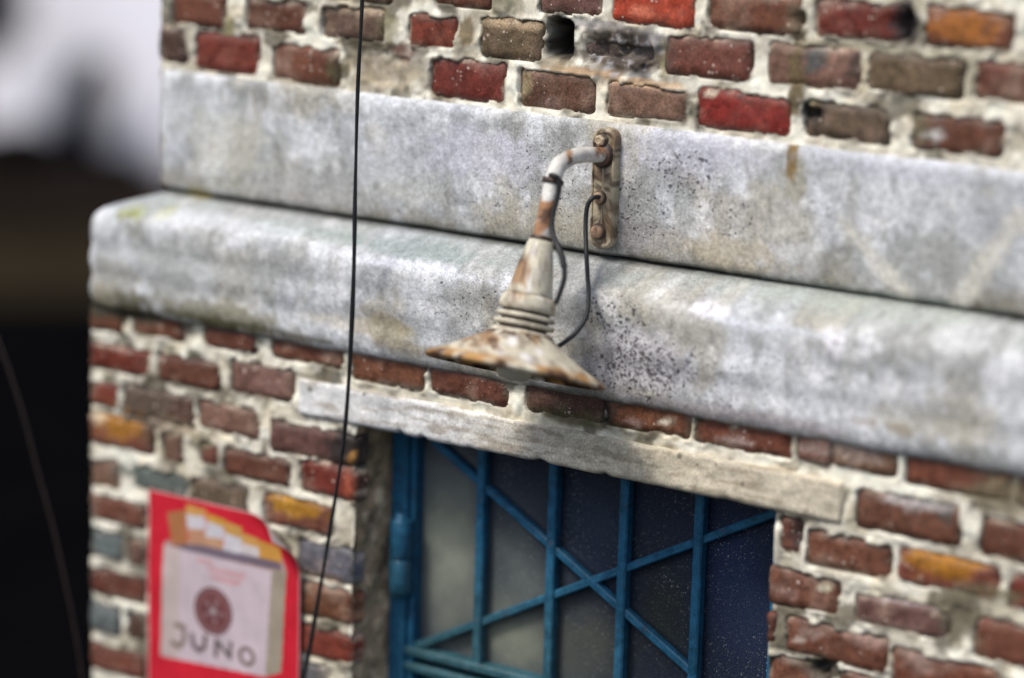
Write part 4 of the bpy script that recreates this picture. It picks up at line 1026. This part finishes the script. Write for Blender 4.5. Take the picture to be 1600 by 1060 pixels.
# ================================================================= the poster
def inpoly(x, z, poly):
    r = np.zeros(x.shape, bool); n = len(poly)
    for i in range(n):
        x1, z1 = poly[i]; x2, z2 = poly[(i + 1) % n]
        c = ((z1 > z) != (z2 > z)); xi = x1 + (z - z1) * (x2 - x1) / ((z2 - z1) if abs(z2 - z1) > 1e-9 else 1e-9); r ^= c & (x < xi)
    return r
def near(x, z, line):
    d = np.full(x.shape, 9.)
    for (x1, z1), (x2, z2) in zip(line[:-1], line[1:]):
        t_ = np.clip(((x - x1) * (x2 - x1) + (z - z1) * (z2 - z1)) / ((x2 - x1) ** 2 + (z2 - z1) ** 2), 0, 1); d = np.minimum(d, np.hypot(x - x1 - t_ * (x2 - x1), z - z1 - t_ * (z2 - z1)))
    return d
S = POSTER['sheet']; px0 = (S[0][0] + S[3][0]) / 2; px1 = (S[1][0] + S[2][0]) / 2 + .001; pz1 = (S[0][1] + S[1][1]) / 2; pz0 = 1.52
st = .0014; nx = int((px1 - px0) / st) + 1; nz = int((pz1 - pz0) / st) + 1
X, Z = np.meshgrid(np.linspace(px0, px1, nx), np.linspace(pz0, pz1, nz), indexing='ij')
def printed(x, z):
    RED = np.array((.62, .016, .036)); c = np.tile(RED, x.shape + (1,)) if x.ndim == 1 else np.ones(x.shape + (3,)) * RED
    def put(m, col, a_=1.0): c[m] = c[m] * (1 - a_) + np.array(col) * a_
    put(inpoly(x, z, POSTER['gap']), (.44, .34, .32), .9)
    tones = [[(.42, .17, .07)], [(.62, .32, .09), (.62, .58, .62), (.50, .26, .16)], [(.64, .34, .06), (.60, .58, .63), (.52, .30, .18)], [(.60, .33, .09), (.62, .60, .64)], [(.60, .32, .09), (.62, .56, .56)], [(.60, .30, .06)]]
    for cs, ts in zip(POSTER['cols'], tones):
        for poly, tn in zip(cs, ts): put(inpoly(x, z, poly), tn)
    put(inpoly(x, z, POSTER['dark']), (.12, .10, .15), .85)
    put(inpoly(x, z, POSTER['front']), (.60, .50, .545)); put(inpoly(x, z, POSTER['lface']), (.55, .45, .42), .8); put(inpoly(x, z, POSTER['side']), (.36, .31, .24))
    for poly in POSTER['red']: put(inpoly(x, z, poly), (.66, .20, .19), .45)
    (ex, ez), (ax, _), (_, bz) = POSTER['E'][0], POSTER['E'][1], POSTER['E'][2]; rx = abs(ax - ex); rz = abs(bz - ez); rx = rz = (rx + rz) / 2
    q = np.hypot((x - ex) / rx, (z - ez) / rz); an = np.arctan2(z - ez, x - ex)
    put(q < 1, (.15, .055, .06)); put((q > .80) & (q < .87), (.34, .20, .21), .8); put((q < .60) & (np.cos(an * 5 + .5) > (q - .15) * 1.7), (.30, .17, .18), .8); put((q > .5) & (q < .8) & (np.cos(an * 16) > .3), (.30, .09, .08), .6); put(q < .13, (.45, .38, .38))
    LET = (.13, .10, .10); wv = .0040
    put(near(x, z, POSTER['J']) < wv, (.22, .17, .13)); put(near(x, z, POSTER['U']) < wv, LET); put(near(x, z, POSTER['N']) < wv, LET)
    (ox, oz), (oa, _), (_, ob) = POSTER['O']; orx = .0125; put(np.abs(np.hypot((x - ox) / 1.08, z - oz) - orx) < wv * .9, (.20, .15, .14))
    bd = np.minimum(np.minimum(x - px0, px1 - x), pz1 - z); put(bd < .0022, (.70, .42, .42), .7)
    return c
colf = printed(X, Z).reshape(-1, 3)
colf = colf * (.74 + .22 * fbm(X, Z, 25, 500, 3)).reshape(-1, 1)
# the loose top right corner rolls forward off the wall
(fx0, fz0), (fx1, fz1) = POSTER['fold']; fd = np.array((fx1 - fx0, fz1 - fz0)); fd /= np.linalg.norm(fd); fn = np.array((-fd[1], fd[0]))
if fn[0] < 0: fn = -fn
dist = (X - fx0) * fn[0] + (Z - fz0) * fn[1]; along = (X - fx0) * fd[0] + (Z - fz0) * fd[1]
R0 = .040; t_ = np.clip(dist, 0, None) / R0; lim = 1.35; tt = np.minimum(t_, lim); ext = (t_ - tt) * R0
off = np.sin(tt) * R0 + ext * math.cos(lim); lift = (1 - np.cos(tt)) * R0 + ext * math.sin(lim)
flat = dist <= 0
Xp = np.where(flat, X, X + fn[0] * (off - dist)); Zp = np.where(flat, Z, Z + fn[1] * (off - dist))
wave = .0016 * (fbm(X, Z, 12, 510, 2) - .5) * 2
Yp = -.0085 + wave - lift
# outward-facing normal of the rolled sheet, for its thickness
nX = -np.where(flat, 0, np.sin(tt)) * fn[0]; nZ = -np.where(flat, 0, np.sin(tt)) * fn[1]; nY = -np.cos(np.where(flat, 0, tt))
Vf = np.stack([Xp, Yp, Zp], -1).reshape(-1, 3); Vb = Vf - np.stack([nX, nY, nZ], -1).reshape(-1, 3) * .0007
Fg = grid_faces(nx, nz); nb = len(Vf); back = np.tile((.42, .37, .36), (nb, 1)) * (.85 + .3 * fbm(X, Z, 40, 520, 3)).reshape(-1, 1)
rim = np.array([i * nz for i in range(nx)] + [(nx - 1) * nz + j for j in range(1, nz)] + [i * nz + nz - 1 for i in range(nx - 2, -1, -1)] + [j for j in range(nz - 2, 0, -1)])
r2 = np.roll(rim, -1); Fr = np.stack([r2, rim, rim + nb, r2 + nb], 1)
pc = np.array((px0, 0, pz0))
poster = mesh_ob('poster', np.concatenate([Vf, Vb]) - pc, np.concatenate([Fg, Fg[:, ::-1] + nb, Fr]), M_paper, None, np.concatenate([colf, back]))
poster.location = pc
tag(poster, 'red cigarette poster lettered JUNO with its top right corner curling off the brick', 'poster')

# ================================================================= loose wires
w1 = tube('hanging_wire', WIRE, .0030, M_cable, None, n=8, sub=8, rfun=lambda t: 1 + .25 * math.sin(t * 31) * math.sin(t * 17))
tag(w1, 'thin dark wire hanging down in front of the stone bands left of the lamp', 'wire')
w2 = tube('hanging_wire', WIRE2, .0018, M_twine, None, n=6, sub=8)
tag(w2, 'thin brown wire curving down past the left corner of the building against the black background', 'wire')

# ================================================================= what lies behind, far out of focus
def plane(name, pts, mat, z):
    o = mesh_ob(name, [(x, y, z) for x, y in pts], [tuple(range(len(pts)))], mat, None, smooth=False); o['kind'] = 'structure'; return o
V2 = np.array((-.70, .714)); Sd = np.array((.714, .70)); C2 = np.array((2.2, -3.2))
def at(dist, side): p = C2 + V2 * dist + Sd * side; return (float(p[0]), float(p[1]))
plane('ground', [(-900, -900), (900, -900), (900, 900), (-900, 900)], M_asphalt, 0)
plane('grass_verge', [at(15.2, -14), at(15.6, 14), at(18.0, 14), at(17.2, -14)], M_olive, .006)
plane('earth_bank', [at(17.9, -14), at(18.1, 14), at(30, 14), at(30, -14)], M_soil, .003)
# white rendered wall
def obox(name, dist, side0, side1, thick, z0, z1, mat):
    a_ = at(dist, side0); b_ = at(dist, side1); c_ = at(dist + thick, side1); d_ = at(dist + thick, side0); V = [(p[0], p[1], z) for z in (z0, z1) for p in (a_, b_, c_, d_)]
    F = [(0, 3, 2, 1), (4, 5, 6, 7), (0, 1, 5, 4), (1, 2, 6, 5), (2, 3, 7, 6), (3, 0, 4, 7)]
    return mesh_ob(name, V, F, mat, None, smooth=False)
pw_ = at(21.3, 0); tag(boxes("white_wall", [(pw_[0] - 9, pw_[0] + 6, pw_[1], pw_[1] + .3, 0, 5.0)], M_white), 'pale white rendered wall far behind, blurred, in the top left corner', 'wall')
def px_side(px, dist): return 0
def shrub(c, rx, rz, z0, label, n=900, seed=1):
    rs = np.random.RandomState(seed); V, F = [], []
    root = thing('shrub', label, 'shrub', (c[0], c[1], 0))
    for i in range(n):
        d = rs.normal(size=3); d /= np.linalg.norm(d); r = rs.uniform(.35, 1) ** .5 * (1 + .25 * math.sin(d[0] * 5 + seed) * math.cos(d[2] * 4))
        p = np.array((d[0] * rx * r, d[1] * rx * r, z0 + rz + d[2] * rz * r)); u = rs.normal(size=3); u /= np.linalg.norm(u); w = np.cross(u, rs.normal(size=3)); w /= np.linalg.norm(w) + 1e-6; s = rs.uniform(.04, .09)
        b = len(V); V += [p - u * s, p + w * s * .5, p + u * s, p - w * s * .5]; F.append((b, b + 1, b + 2, b + 3))
    o = mesh_ob('foliage', V, F, M_leaf, root, smooth=False); o['kind'] = 'stuff'
    core = []
    tube('stem', [(0, 0, 0), (.02, 0, z0 * .5 + .05), (0, .02, z0 + rz * .8)], .05, M_dark, root, n=8)
shrub(at(20.5, -.40), .42, .40, .74, 'dark round-topped shrub at the far left edge, blurred against the white wall', 1500, 3)
shrub(at(20.3, -.05), .34, .13, .0, 'low dark mound of leaves at the foot of the white wall', 1100, 5)
shrub(at(20.2, .62), .20, .05, .0, 'very low dark plant right of the iron post', 500, 8)
p = at(20.3, .47)
post = thing('iron_post', 'blurred dark leaning iron post in front of the pale wall', 'post', (p[0], p[1], 0))
tube('shaft', [(-.08, -.08, 0), (-.05, -.05, .25), (0, 0, .55), (.05, .05, .72)], .19, M_dark, post, n=14, rfun=lambda t: 1 - .35 * t)
tube('cap', [(.05, .05, .715), (.06, .06, .76), (.063, .063, .80)], .13, M_dark, post, n=14, rfun=lambda t: 1 - .8 * t * t)
